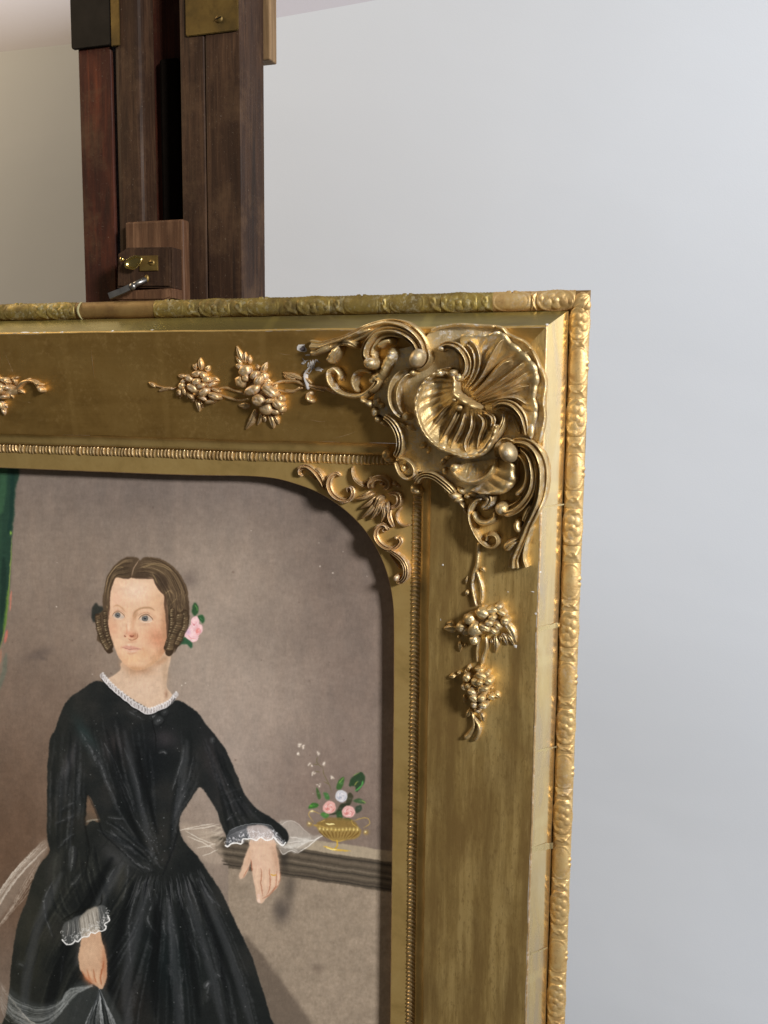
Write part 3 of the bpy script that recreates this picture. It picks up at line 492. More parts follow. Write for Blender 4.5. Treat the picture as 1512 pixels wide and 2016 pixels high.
    def strands(A, Bc, n, cols, w=(.7, 1.7), a=(.25, .7)):
        A = np.array(catmull(np.array(f_(*A)), 6)); Bc = np.array(catmull(np.array(f_(*Bc)), 6))
        m_ = min(len(A), len(Bc)); A = A[:m_]; Bc = Bc[:m_]
        for i in range(n):
            t = R.rand(); u0 = R.uniform(0, .4); u1 = R.uniform(.6, 1); k0, k1 = int(u0*m_), int(u1*m_); wob = R.normal(0, .7, 2)
            P = (A*(1-t)+Bc*t)[k0:k1:4]+wob
            if len(P) > 2: stroke([tuple(q) for q in P], R.uniform(*w), cols[R.randint(len(cols))], R.uniform(*a), .6)
    dk, md, li = (52, 40, 30), (98, 80, 60), (156, 134, 102)
    F(985, 1000, 40, 260, (186, 140, 108), .5); F(250, 950, 22, 200, (204, 158, 130), .6); F(860, 1400, 120, 60, (192, 146, 110), .55, -35); F(450, 1470, 60, 60, (206, 162, 128), .5)
    strands([(560, 60), (420, 90), (280, 220), (190, 430), (160, 700)], [(540, 300), (420, 310), (330, 320), (250, 500), (235, 760)], 90, [dk, dk, md, md, li])
    strands([(660, 80), (820, 50), (1050, 140), (1220, 330), (1310, 600), (1300, 850)], [(580, 300), (700, 300), (830, 320), (900, 430), (990, 560), (1020, 800)], 150, [dk, dk, md, md, li])
    poly(f_((600, 270), (760, 240), (820, 320), (700, 325), (600, 318)), (56, 44, 36), .6, 3); poly(f_((830, 260), (1000, 300), (1040, 420), (1000, 520), (900, 430)), (54, 42, 34), .65, 3); poly(f_((320, 240), (500, 170), (530, 290), (380, 310)), (62, 50, 38), .5, 3)
    for P in ([(680, 180), (800, 140), (920, 130), (1000, 160)], [(700, 190), (820, 150), (960, 170), (1090, 240)], [(820, 260), (860, 330), (890, 400)], [(340, 200), (380, 180), (430, 185)], [(1060, 700), (1110, 650), (1150, 600), (1150, 520)], [(1000, 540), (1060, 500), (1090, 540)], [(1160, 700), (1170, 780), (1200, 740)], [(210, 700), (215, 740)], [(950, 130), (1040, 180), (1080, 230)]):
        stroke(f_(*P), 1.5, (172, 148, 108), .6, .9)
    strands([(1010, 560), (1060, 800), (1060, 1050), (1010, 1320)], [(1290, 520), (1330, 800), (1260, 1100), (1120, 1340)], 60, [dk, dk, md])
    # ringlets: short cross strokes down each
    def ringlet(P, w, n):
        P = np.array(catmull(np.array(f_(*P)), 14)); stroke([tuple(q) for q in P[::8]], w, (60, 46, 34), .95, .8, taper=False)
        for i in range(n):
            k = int(i/n*(len(P)-2)); q = P[k]+R.normal(0, .3, 2); d = P[k+1]-P[k]; d /= np.linalg.norm(d)+1e-9; nn = np.array([-d[1], d[0]])*(1+.08*math.sin(i*1.3)); m3 = R.uniform(.8, 1.15)
            E = [tuple(q+nn*w*.54*math.cos(a)+d*(w*.24*math.sin(a)+w*.16*math.cos(a))) for a in np.linspace(0, 6.28, 10, endpoint=False)]
            poly(E, (50, 38, 28), .8, .5); poly([(x*.86+(q[0]-.4)*.14, y*.86+(q[1]-1)*.14) for x, y in E], tuple(c*m3 for c in (96, 79, 59)), .85, .6)
            a = q+nn*w*.30; b = q-nn*w*.30; stroke([tuple(a+d*1), tuple(q+d*.2), tuple(b-d*1)], 1, (134, 114, 86), .6*R.rand()+.2, .6)
            if R.rand() < .8: c_2 = q+nn*w*.18; blob(c_2[0], c_2[1]-.4, 1.5, .9, (206, 190, 152), R.uniform(.4, .9))
    for P in ([(100, 880), (120, 1010), (170, 1180), (250, 1320)], [(1040, 700), (1060, 950), (1020, 1290)], [(1180, 850), (1120, 1060), (1060, 1330)], [(1290, 800), (1240, 1060), (1130, 1330)]): stroke(f_(*P), 4, (34, 25, 18), .7, 1.2)
    ringlet([(185, 800), (190, 960), (225, 1120), (270, 1280)], 9, 15)
    ringlet([(85, 850), (100, 980), (140, 1110), (190, 1220), (240, 1310)], 12, 17)
    ringlet([(1270, 800), (1270, 950), (1210, 1110), (1130, 1260)], 12, 17)
    ringlet([(1090, 760), (1090, 950), (1060, 1130), (1000, 1300)], 9, 18)
    ringlet([(1190, 840), (1175, 960), (1110, 1100), (1080, 1210), (1050, 1335)], 15, 17)
    for i in range(12):
        x0, y0 = R.uniform(1040, 1280), R.uniform(460, 780); stroke(f_((x0, y0), (x0+R.uniform(-30, 30), y0+60), (x0+R.uniform(-40, 20), y0+120)), 1.2, (160, 138, 102), R.uniform(.2, .6), .8)
    # rose in the hair
    rose = f_((1350, 900), (1400, 850), (1450, 880), (1460, 950), (1500, 980), (1500, 1060), (1450, 1120), (1440, 1170), (1380, 1200), (1320, 1170), (1260, 1110), (1290, 1040), (1340, 960))
    poly(rose, (232, 192, 198), 1, .6)
    for x, y, rx, ry, c in [(1310, 1060, 30, 40, (206, 176, 204)), (1400, 900, 30, 26, (246, 214, 214)), (1390, 960, 14, 10, (180, 110, 120)), (1445, 1050, 26, 34, (216, 104, 98)), (1455, 1040, 10, 16, (240, 170, 160)), (1380, 1170, 26, 16, (250, 226, 222)), (1370, 1090, 24, 30, (248, 214, 218)), (1480, 1010, 12, 26, (244, 204, 200))]: blob(*f_((x, y))[0], rx/6.873, ry/6.873, c, .9)
    for P in ([(1420, 1010), (1470, 1020), (1480, 1070), (1440, 1100)], [(1350, 920), (1390, 970), (1430, 940)], [(1300, 1100), (1350, 1150), (1410, 1150)]): stroke(f_(*P), .9, (200, 120, 126), .8, .5)
    for _ in range(26):
        a = R.uniform(0, 6.28); rr = R.uniform(.2, 1); x, y = 1400+70*rr*math.cos(a), 1050+130*rr*math.sin(a); u = R.uniform(0, 6.28)
        stroke(f_(*[(x+22*math.cos(u+k), y+18*math.sin(u+k)) for k in (0, .8, 1.6)]), 1.3, [(250, 228, 228), (214, 160, 168), (238, 204, 206)][R.randint(3)], .6, .6)
    # collar lace
    e = [d_((460, 0), (520, 70), (600, 140), (700, 215), (800, 262), (880, 240), (960, 200), (1005, 140))[i] for i in range(8)]
    stroke(e, 10.5, (190, 184, 184), .9, .9, taper=False); cvx = catmull(np.array(e), 12)
    for i, q in enumerate(cvx):
        stroke([(q[0]+R.uniform(-1.5, 1.5), q[1]-5.5), (q[0]+R.uniform(-2, 2), q[1]), (q[0]+R.uniform(-1, 1), q[1]+5)], 1.3, (242, 240, 244) if i % 3 else (120, 112, 112), .75, .5)
        if i % 3 == 0: blob(q[0]+1, q[1]-5.5, 1.9, 1.6, (252, 252, 255), .9)
    stroke([(q[0], q[1]+5.6) for q in e], 1.6, (236, 234, 238), .9, .5, taper=False); stroke([(q[0]-1, q[1]+7.6) for q in e], 2, (12, 12, 14), .7, 1, taper=False)
    # vase of flowers
    for P in ([(600, 800), (560, 680), (490, 560), (470, 440)], [(560, 680), (480, 640)], [(470, 440), (380, 360), (400, 290)], [(400, 400), (340, 400)], [(430, 500), (360, 490)]): stroke(v_(*P), 1.2, (96, 92, 50), .7, .6)
    for x, y in [(140, 130), (180, 155), (130, 250), (405, 245), (290, 410), (495, 395), (335, 525), (605, 575), (415, 690)]:
        for k in range(5):
            a = R.uniform(0, 6.28); rr = R.uniform(4, 28); blob(*v_((x+rr*math.cos(a), y+rr*math.sin(a)))[0], R.uniform(.9, 2.3), R.uniform(.9, 2.0), (232, 222, 210), R.uniform(.6, .95), R.uniform(0, 90))
        blob(*v_((x+6, y+6))[0], 1.2, 1.2, (150, 132, 104), .5)
    leaves = [([(670, 740), (690, 630), (770, 580), (765, 660), (720, 750)], (58, 96, 48)), ([(840, 700), (880, 590), (1000, 500), (1060, 560), (1050, 680), (950, 780), (930, 700)], (42, 66, 42)), ([(370, 730), (410, 760), (440, 870), (400, 880)], (64, 92, 50)), ([(480, 800), (540, 820), (560, 890), (500, 890)], (66, 112, 60)), ([(270, 1000), (330, 940), (410, 960), (390, 1010), (290, 1030)], (54, 104, 44)), ([(900, 910), (980, 870), (1070, 930), (1010, 950)], (62, 88, 56)), ([(940, 1000), (1010, 970), (1020, 1040), (950, 1090)], (52, 66, 52)), ([(440, 1110), (480, 1070), (560, 1110), (520, 1160)], (74, 122, 60)), ([(660, 1060), (740, 1040), (740, 1190), (690, 1230)], (46, 76, 44)), ([(740, 1240), (780, 1160), (880, 1180), (830, 1250), (780, 1275)], (58, 86, 50)), ([(840, 800), (900, 830), (870, 950), (800, 960)], (60, 60, 44)), ([(560, 1110), (660, 1100), (700, 1000), (740, 950), (860, 950), (760, 1030)], (48, 52, 38))]
    for P, c in leaves: poly(v_(*P), c, .95, .8); q = np.mean(P, 0); blob(*v_((q[0]+8, q[1]-8))[0], 2.6, 2, tuple(np.array(c)+34), .6)
    stroke(v_((1040, 620), (1020, 700), (930, 770)), 3.6, (84, 150, 80), .9, .8); stroke(v_((970, 640), (920, 690)), 2, (140, 140, 76), .9, .6); stroke(v_((900, 560), (990, 505)), 2, (120, 140, 80), .8, .7); stroke(v_((770, 590), (700, 660)), 2.2, (120, 160, 80), .8, .7); stroke(v_((1010, 900), (1080, 935)), 2, (130, 150, 84), .9, .6); stroke(v_((290, 985), (320, 990)), 4, (90, 160, 60), .8, 1)
    def rosev(cx, cy, r, c, c2):
        poly(v_(*[(cx+r*(1+.07*math.sin(5*a))*math.cos(a), cy+r*.95*math.sin(a)) for a in np.linspace(0, 6.28, 12, endpoint=False)]), c, 1, .6)
        for k in range(9):
            a = k*.9; rr = r*(.75-.06*k); stroke(v_(*[(cx+rr*math.cos(a+u), cy+rr*.9*math.sin(a+u)) for u in (0, .5, 1, 1.5)]), 1.6, (252, 240, 240) if k % 2 else c2, .7, .6)
        blob(*v_((cx-r*.3, cy+r*.25))[0], 2.6, 2.6, c2, .8)
    rosev(737, 845, 92, (198, 198, 206), (156, 160, 176)); rosev(568, 1005, 94, (218, 168, 162), (190, 104, 98)); rosev(838, 1065, 94, (218, 170, 166), (186, 100, 98))
    poly(v_((385, 1250), (450, 1200), (700, 1190), (900, 1210), (1000, 1300), (1020, 1340), (960, 1430), (820, 1470), (660, 1490), (560, 1450), (420, 1350)), (148, 122, 70), 1, .8); poly(v_((450, 1190), (560, 1150), (880, 1180), (960, 1280), (700, 1290), (400, 1250)), (128, 104, 58), .8, 1)
    for i in range(11): x = 420+i*54; stroke(v_((x, 1300), (x+14, 1360), (x+(660-x)*.35+20, 1440)), 2, (104, 78, 34), .8, .6); blob(*v_((x+8, 1310+abs(i-5)*-3+18))[0], 1.7, 3, (244, 226, 150), .95)
    stroke(v_((385, 1250), (640, 1330), (1010, 1300)), 1.2, (196, 164, 84), .7, .6); stroke(v_((510, 1230), (580, 1245), (635, 1250)), 3, (250, 236, 170), .95, .7); stroke(v_((440, 1210), (500, 1180)), 1.4, (206, 174, 96), .8, .6)
    for P in ([(350, 1220), (280, 1130), (280, 1080), (330, 1060), (440, 1100)], [(890, 1190), (1000, 1165), (1110, 1160), (1140, 1230), (1050, 1290)], [(880, 1180), (900, 1240), (980, 1290)], [(560, 1450), (680, 1490), (800, 1460)]): stroke(v_(*P), 1.5, (186, 156, 80), .9, .6)
    for x, y in ((290, 1245), (1085, 1355)): blob(*v_((x, y))[0], 5, 4.4, (160, 130, 66), .95); blob(*v_((x-8, y-8))[0], 2, 1.8, (252, 240, 190), .95)
    blob(*v_((320, 1065))[0], 3, 2, (250, 236, 180), .9); stroke(v_((350, 1260), (390, 1270)), 4, (170, 140, 70), .9, .8)
    stroke(v_((670, 1480), (680, 1540), (650, 1590)), 3, (196, 160, 60), .95, .7, taper=False); stroke(v_((480, 1550), (640, 1600), (860, 1620)), 3.6, (206, 170, 76), .95, .7); stroke(v_((520, 1570), (600, 1595), (680, 1600)), 1.6, (252, 240, 170), .95, .5)
    # a hand's unsteadiness: the whole surface is drawn very slightly off true, then dry-brushed
    dx = fbm(PH, PW, 26, 4, 501)*5.0+fbm(PH, PW, 5, 2, 502)*1.6; dy = fbm(PH, PW, 26, 4, 503)*5.0+fbm(PH, PW, 5, 2, 504)*1.6
    fm = 1-.6*np.exp(-((px-275)/75)**4-((py-1210)/110)**4); X = (np.arange(PW)[None]+dx*fm).clip(0, PW-1.01); Y = (np.arange(PH)[:, None]+dy*fm).clip(0, PH-1.01)
    xi, yi = X.astype(int), Y.astype(int); fx, fy = (X-xi)[..., None], (Y-yi)[..., None]
    CV[:] = (CV[yi, xi]*(1-fx)+CV[yi, xi+1]*fx)*(1-fy)+(CV[yi+1, xi]*(1-fx)+CV[yi+1, xi+1]*fx)*fy
    br = fbm(PH, PW, 9, 3, 601, .45); br2 = fbm(PH, PW, 7, 3, 602, 2.2); CV[:] *= (1+.10*br+.08*br2)[..., None]
    n = prng.normal(0, 1, (PH, PW)); CV[:] += gblur(n, .7)[..., None]*3.2
    return CV.clip(0, 255)/255

# ---------------------------------------------------------------- backdrop paper and the wall behind it
YW = .27
def backdrop():
    m, nt, b = M('backdrop_paper'); v = coords(nt); n = noise(nt, 3, 3, .5, v); n2 = noise(nt, 900, 3, .6, v); n3 = noise(nt, 5.5, 2, .4, coords(nt, (1.2, 1, 2.0)), .3)
    nt.links.new(mix(nt, n, (.585, .63, .705), (.625, .66, .72)), b.inputs['Base Color']); b.inputs['Roughness'].default_value = .8
    b1 = bump(nt, n3, .14, .012, b); bump(nt, n2, .12, .0006, b, b1)
    edge = [(-900, 205), (-400, 160), (0, 118), (145, 103), (330, 80), (534, 50), (800, 0), (1100, -62), (1512, -160), (2100, -320)]
    P = [at(x, y, YW) for x, y in edge]; ex = [p[0] for p in P]; ez = [p[2] for p in P]
    nx, nz = 120, 90; V = []
    xs = np.linspace(-1.6, 1.9, nx); zi = np.interp(xs, ex, ez)
    for i, x in enumerate(xs):
        for j in range(nz):
            z = zi[i]+(-1.5-zi[i])*(j/(nz-1))**1.0
            y = YW-.012+.004*math.sin(x*5+z*2.2)+.003*math.sin(x*11-z*7+1)+.0022*math.sin(x*3+z*17+2)
            y -= .012*math.exp(-((zi[i]-z)/.02)**2)*0
            V.append((x, y, z))
    o = mesh('paper_backdrop', V, grid_faces(nx, nz, flip=True), m); o['kind'] = 'structure'
    m2, nt, b = M('wall_paint'); v = coords(nt); n = noise(nt, 4, 4, .5, v)
    nt.links.new(mix(nt, n, (.50, .50, .585), (.54, .54, .61)), b.inputs['Base Color']); b.inputs['Roughness'].default_value = .8
    bump(nt, noise(nt, 260, 4, .6, v), .1, .001, b)
    V = []; nx, nz = 30, 20
    for x in np.linspace(-1.7, 2.0, nx):
        for z in np.linspace(-1.6, 1.1, nz): V.append((x, YW+.025, z))
    o = mesh('back_wall', V, grid_faces(nx, nz), m2); o['kind'] = 'structure'
backdrop()
# ---------------------------------------------------------------- the frame
frame = empty('gilt_picture_frame', (XO-.3, .055, ZO-.68)); tag(frame, 'ornate gilt frame with shell corner, holding a portrait of a woman in black', 'picture frame')
XL, ZB = -.66, -.62
rs = np.random.RandomState(3)
def strip(name, prof, mats, n=160, wob=.00012, parent=None, jit=0):
    """one mitred moulding run for the top rail and one for the right stile; prof is [(offset, depth)]"""
    out = []
    pr = np.array(prof)
    for k in (0, 1):
        V = []
        ph = (np.array([.3, 2.1, 4.4])+k*1.7)
        for i in range(n):
            u = i/(n-1)
            for (o, y) in pr:
                if k == 0: s0, s1 = XL, XO-o; s = s0+(s1-s0)*u; X, Zz = s, ZO-o
                else: s0, s1 = ZO-o, ZB; s = s0+(s1-s0)*u; X, Zz = XO-o, s
                w = wob*(math.sin(s*31+ph[0])+.6*math.sin(s*83+ph[1])+.4*math.sin(s*191+ph[2]))*min(1, 8*min(u, 1-u)+.0)
                j = (rs.rand()-.5)*jit
                if k == 0: Zz += w+j
                else: X += w+j
                V.append((X, y+w*.7+(rs.rand()-.5)*jit, Zz))
        out.append(mesh(name, V, grid_faces(n, len(pr), flip=True), mats[k], parent or frame))
    return out
strip('outer_side', [(.006, .045), (.0030, .030), (.0002, .0225), (-.0001, .0198)], (g_rim_t, g_bole))
a = np.linspace(math.pi, 0, 13)
torus = [(.00545-.00560*math.cos(t), .0200-.0038*math.sin(t)) for t in np.linspace(0, math.pi, 13)]
rims = strip('outer_moulding', torus, (g_bole, g_bole), 260, .0001)
strip('quirk', [(.0110, .0199), (.0112, .0202), (.0115, .0200), (.0118, .0160)], (g_bole, g_bole))
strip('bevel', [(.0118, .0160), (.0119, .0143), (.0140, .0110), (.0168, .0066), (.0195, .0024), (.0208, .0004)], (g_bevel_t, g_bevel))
strip('crest_edge', [(.0208, .0004), (.0212, -.0003), (.0220, -.0002)], (g_flat, g_spray), 300, .00012, jit=.00012)
strip('frieze_panel', [(.0220, -.0001), (.035, .0019), (.05, .0041), (.065, .0064), (.08, .0086), (.0899, .0101)], (g_top, g_side), 120, .00022)
strip('inner_step', [(.0899, .0101), (.0902, .0110), (.0918, .0132), (.0936, .0145), (.0954, .0151), (.0971, .0158), (.0976, .0170)], (g_flat, g_flat))
beads_run = strip('bead_moulding', [(.0976, .0170), (.0980, .0190), (.100, .0190), (.1023, .0188), (.1036, .0192), (.1040, .0196)], (g_flat, g_flat))
# beads: slanted gadroons, one object each
def bead_mesh():
    V = []; n, m_ = 9, 7
    for i in range(n):
        s = -1+2*i/(n-1)
        for j in range(m_):
            t = -1+2*j/(m_-1)
            w = max(0, 1-s*s)**.5*.92+.06; h = max(0, 1-t*t)**.5*max(0, 1-abs(s)**3)**.5
            V.append(((t*.00125*w+.0011*s*s-.0004*s), -h*.0022, -s*.0035))
    me = bpy.data.meshes.new('bead'); me.from_pydata(V, [], grid_faces(n, m_)); me.shade_smooth(); me.materials.append(g_bead); return me
bme = bead_mesh()
def put(name, me, parent, X, Y, Zz, rot=0, sc=(1, 1, 1)):
    o = mesh(name, None, None, None, parent, me=me); o.location += Vector((X, Y, Zz)); o.rotation_euler = (0, rot, 0); o.scale = sc; return o
px_ = .00280
for k in range(142):
    X = XO-.0993-k*px_; put('bead', bme, beads_run[0], X+rs.normal(0, .00012), .0194, ZO-.1008+rs.normal(0, .0001), rs.normal(0, .06), (rs.uniform(.85, 1), rs.uniform(.45, .95), rs.uniform(.9, 1.08)))
for k in range(156):
    Zz = ZO-.1035-k*px_; put('bead', bme, beads_run[1], XO-.1008+rs.normal(0, .0001), .0194, Zz+rs.normal(0, .00012), math.pi/2+rs.normal(0, .06), (.95, rs.uniform(.5, .65), rs.uniform(.9, 1.05)))
# sight edge with rounded spandrel corner
YS, YP = .0201, .0295
def spandrel():
    arc = [(330, 931.5), (420, 934), (490, 936.5), (540, 941), (580, 951), (625, 968), (665, 992), (700, 1022), (728, 1056), (750, 1095), (766, 1140), (774, 1185), (776, 1230), (775.6, 1300), (775, 1400)]
    arcp = catm([at(x, y, YS)[[0, 2]] for x, y in arc], 6)
    top = np.array([[XL, ZO-.115]]+[[x, ZO-.115] for x in np.linspace(XL, arcp[0][0], 20)[1:-1]]); rt = np.array([[XO-.115, z] for z in np.linspace(arcp[-1][1], ZB, 30)[1:]])
    # blend the traced ends on to the straight sight lines
    k = 12; w = np.linspace(0, 1, k); arcp[:k, 1] = arcp[:k, 1]*w+(ZO-.115)*(1-w); arcp[-k:, 0] = arcp[-k:, 0]*w[::-1]+(XO-.115)*(1-w[::-1])
    path = np.vstack([top, arcp, rt]); V = []; F = []
    c = (XO-.1040, ZO-.1040); n = len(path); mid = np.argmin([abs((p[0]-c[0])-(p[1]-c[1])) if abs(p[0]-c[0]) < .2 and abs(p[1]-c[1]) < .2 else 9 for p in path])
    lay = []
    for i, p in enumerate(path):
        if i < mid: u = p[0]*1.0; q = (min(p[0]+(c[0]-path[mid][0])*max(0, (i-(mid-46))/46), c[0]), c[1])
        elif i > mid: q = (c[0], min(p[1]+(c[1]-path[mid][1])*max(0, ((mid+46)-i)/46), c[1]))
        else: q = c
        lay.append((q, p))
    m_ = 6
    for q, p in lay:
        for j in range(m_):
            t = j/(m_-1); V.append((q[0]*(1-t)+p[0]*t, .0197+(YS-.0197)*t, q[1]*(1-t)+p[1]*t))
    o = mesh('sight_flat', V, grid_faces(n, m_, flip=True), g_flat, frame)
    V = []
    for q, p in lay:
        d = np.array(p)-np.array(q); d = d/np.linalg.norm(d)*.0006
        V += [(p[0], YS, p[1]), (p[0]+d[0], YS+.0005, p[1]+d[1]), (p[0]+d[0], YP+.001, p[1]+d[1])]
    mesh('sight_edge', V, grid_faces(n, 3, flip=True), g_spray, frame)
    return path
def catm(P, n=6, closed=False):
    return catmull(np.array(P, float), n, closed)
spandrel()
# outer moulding: eggs, rosettes and links laid on the half-round
def rim_patch(name, length, fn, mats, n=64, m_=27):
    out = []
    for mt in mats:
        V = []
        for i in range(n):
            s = -1+2*i/(n-1)
            for j in range(m_):
                t = -1+2*j/(m_-1); th = math.pi/2+t*math.pi*.47; h = fn(s, t)+.00012*math.sin(i*7.3+j*3.1)
                edge = 1 if (i in (0, n-1) or j in (0, m_-1)) else 0
                r = 1+h/.0052; 
                if edge: h = -.0006 if j in (0, m_-1) else .00022
                V.append((s*length/2, -(.0038+h)*math.sin(th), (.0056+h)*math.cos(th)))
        me = bpy.data.meshes.new(name); me.from_pydata(V, [], grid_faces(n, m_)); me.shade_smooth(); me.materials.append(mt); out.append(me)
    return out
def bumpf(s, t, cs, ct, rs_, rt): return max(0, 1-((s-cs)/rs_)**2-((t-ct)/rt)**2)**.6
def egg(s, t):
    e = ((s)/.86)**2+(t/.72)**2; h = .0004
    if e < 1: h += .0009*(1-e)**.5
    r = math.sqrt(e); h += .0006*math.exp(-((r-1.12)/.08)**2)*max(0, 1-abs(s)**8)
    for sg in (-1, 1): h += .0008*bumpf(s, t, sg*.16, -.78, .14, .2)-.0008*bumpf(s, t, sg*.02, -.8, .05, .2)
    return h*.7
def rosette(s, t):
    e = ((s)/.9)**2+(t/.8)**2; r = math.sqrt(e); h = .0004+.0010*math.exp(-((r-1.05)/.09)**2)+.0004*(r < 1)
    for k in range(5):
        a = k*1.2566+.3; h += .0007*bumpf(s, t, .45*math.cos(a), .42*math.sin(a), .22, .26)
    h += .0012*bumpf(s, t, 0, 0, .17, .2); h += .0008*bumpf(s, t, .78, .1, .12, .2)+.0008*bumpf(s, t, -.76, -.15, .12, .2)
    return h*.65
def link(s, t):
    h = .0003+.0010*bumpf(s, t, 0, -.05, .45, .3)-.0009*bumpf(s, t, 0, -.05, .2, .13)
    for a in (-1, 1):
        for b_ in (-1, 1): h += .00022*math.exp(-((abs(t)-(.3+.4*abs(s)))/.16)**2)*max(0, 1-abs(t))*2
    return h*.7
EG = rim_patch('egg', .0222, egg, (g_rim, g_rim_t)); RO = rim_patch('rosette', .0222, rosette, (g_rim, g_rim_t)); LI = rim_patch('link', .0098, link, (g_rim, g_rim_t), 30, 21)
RY = .0200
def rimz(py): return at(1130, py, .0125)[2]
def rimx(px): return at(px, 600, .0125)[0]
zc = ZO-.00545; xc = XO-.00545
evR = [('e', 719), ('r', 822), ('e', 930), ('r', 1040), ('e', 1148), ('r', 1243), ('e', 1343), ('r', 1437), ('e', 1526), ('r', 1617), ('e', 1708), ('r', 1799), ('e', 1895), ('r', 1985), ('e', 2075)]
prev = None
for kind, py in evR:
    Zz = rimz(py); put('egg' if kind == 'e' else 'rosette', (EG if kind == 'e' else RO)[0], rims[1], xc, RY, Zz, math.pi/2, (1, 1, 1))
    if prev is not None:
        g = (prev-Zz)-.0222; put('link', LI[0], rims[1], xc, RY, (prev+Zz)/2, math.pi/2, (max(.3, (g-.00012)/.0098), 1, 1))
    prev = Zz
put('link', LI[0], rims[1], xc, RY, rimz(676), math.pi/2, (1, 1, 1)); put('rosette', RO[0], rims[1], xc, RY, rimz(636), math.pi/2, (.85, 1, 1))
evT = [('r', 1092), ('e', 1004), ('r', 900), ('e', 797), ('e', 706), ('r', 612), ('e', 512), ('r', 416), ('e', 325), ('r', 112), ('e', 26), ('r', -62), ('e', -150), ('r', -240)]
prev = None
for kind, px in evT:
    X = rimx(px); dim = 0 if px > 990 else 1  # picks the rim copy with dim light in its colour
    o = put('egg' if kind == 'e' else 'rosette', (EG if kind == 'e' else RO)[dim], rims[0], X, RY, zc, 0, (1, 1, 1))
    if prev is not None and not (px == 112):
        g = (prev-X)-.0222; put('link', LI[dim], rims[0], (prev+X)/2, RY, zc, 0, (max(.25, (g-.00012)/.0098), 1, 1))
    prev = X
# broken end of the ornament and the bare wood beyond it
X = rimx(149); V = [(X, RY+.0002, zc)]
for t in np.linspace(0, math.pi, 14): V.append((X+.0012*math.sin(t*3)*.3, RY-.0052*math.sin(t), zc+.0060*math.cos(t)))
V2 = [(x-.0007, y, z) for x, y, z in V]; F = [(0, i, i+1) for i in range(1, 14)]+[(i+15, i, i+1, i+16) for i in range(1, 14)]
mesh('broken_end', V+V2, F, plain('pale_broken_edge', (.42, .38, .2), .7), rims[0], False)
# chips where the gesso shows
def chip(px, py, w, h, base='frame', ang=0, name='gesso_chip', lift=.0003, mat=gesso):
    X, Zz, y = onbase(px, py); n = 11; V = [(X, y-lift*1.6, Zz)]
    for k in range(n):
        a_ = k*6.283/n; r = rs.uniform(.6, 1.25); dx, dz = math.cos(a_)*w*K*r/2, math.sin(a_)*h*K*r/2
        ca, sa = math.cos(ang), math.sin(ang); x2, z2 = X+dx*ca-dz*sa, Zz+dx*sa+dz*ca
        V.append((x2, surf(x2, z2)-lift, z2))
    mesh(name, V, [(0, 1+k, 1+(k+1) % n) for k in range(n)], mat, frame, False)
for x, y, w, h in [(50, 654.5, 24, 3.4), (72, 654.8, 20, 3), (88, 654, 7, 2.5), (122, 653.8, 10, 3.5), (222, 651.5, 8, 4), (30, 656, 16, 2), (300, 649.5, 8, 2), (596, 686, 22, 17), (606, 699, 14, 5), (617, 714, 8, 12), (629, 727, 18, 9), (603, 741, 10, 10), (1056, 1208, 12, 11), (1053, 1257, 6, 1.5), (868, 1220, 2, 12), (872, 1112, 4, 4), (1064, 1126, 4, 3), (1049, 1165, 9, 3), (612, 718, 3, 26), (1015, 1272, 8, 8), (1078, 639, 8, 5), (1000, 1165, 3, 2)]:
    chip(x, y, w, h)
chip(597, 687, 13, 12, mat=plain('chip_hollow', (.20, .17, .19), .9), lift=.0006)
# scratches: fine pale lines scored in the gilding
def scratch(x0, y0, x1, y1, w=.9, mat=None):
    n = 7; V = []
    for i in range(n):
        t = i/(n-1); x, y = x0+(x1-x0)*t, y0+(y1-y0)*t+math.sin(t*3.1)*1.2; X, Zz, yy = onbase(x, y); ww = w*K/2*math.sin(math.pi*min(max(t, .08), .92)); L = math.hypot(x1-x0, y1-y0)
        nx, nz = (y1-y0)/L, (x1-x0)/L
        V += [(X+nx*ww, surf(X+nx*ww, Zz+nz*ww)-.00025, Zz+nz*ww), (X-nx*ww, surf(X-nx*ww, Zz-nz*ww)-.00025, Zz-nz*ww)]
    mesh('scratch', V, grid_faces(n, 2, flip=True), mat or g_spray, frame, False)
for a in [(53, 791, 68, 793), (77, 795, 92, 798), (30, 740, 8, 690), (548, 695, 572, 698), (640, 830, 610, 826), (700, 850, 660, 862), (520, 830, 545, 842), (480, 858, 500, 864), (180, 690, 186, 745), (1001, 1105, 1050, 1165), (868, 1244, 890, 1250), (1035, 1290, 1022, 1275)]: scratch(*a)
lapm = gold('leaf_lap_gilding', (1.0, .82, .44), (.96, .76, .38), (.8, .62, .34), .9, (.2, .36), 60, bole=.05, bmp=.05)
for (x0, y0, x1, y1, w) in [(1051, 1240, 1102, 1230, 9), (1047, 1672, 1089, 1664, 13), (1062, 1000, 1111, 993, 3), (1039, 1880, 1078, 1866, 4), (1055, 1480, 1096, 1470, 5)]:
    V = []
    for t in np.linspace(0, 1, 7):
        for sg in (-.5, .5):
            X, Zz, yy = onbase(x0+(x1-x0)*t, y0+(y1-y0)*t+sg*w+rs.normal(0, .8)); V.append((X, surf(X, Zz)-.0002, Zz))
    mesh('leaf_lap', V, grid_faces(7, 2), lapm, frame, False)
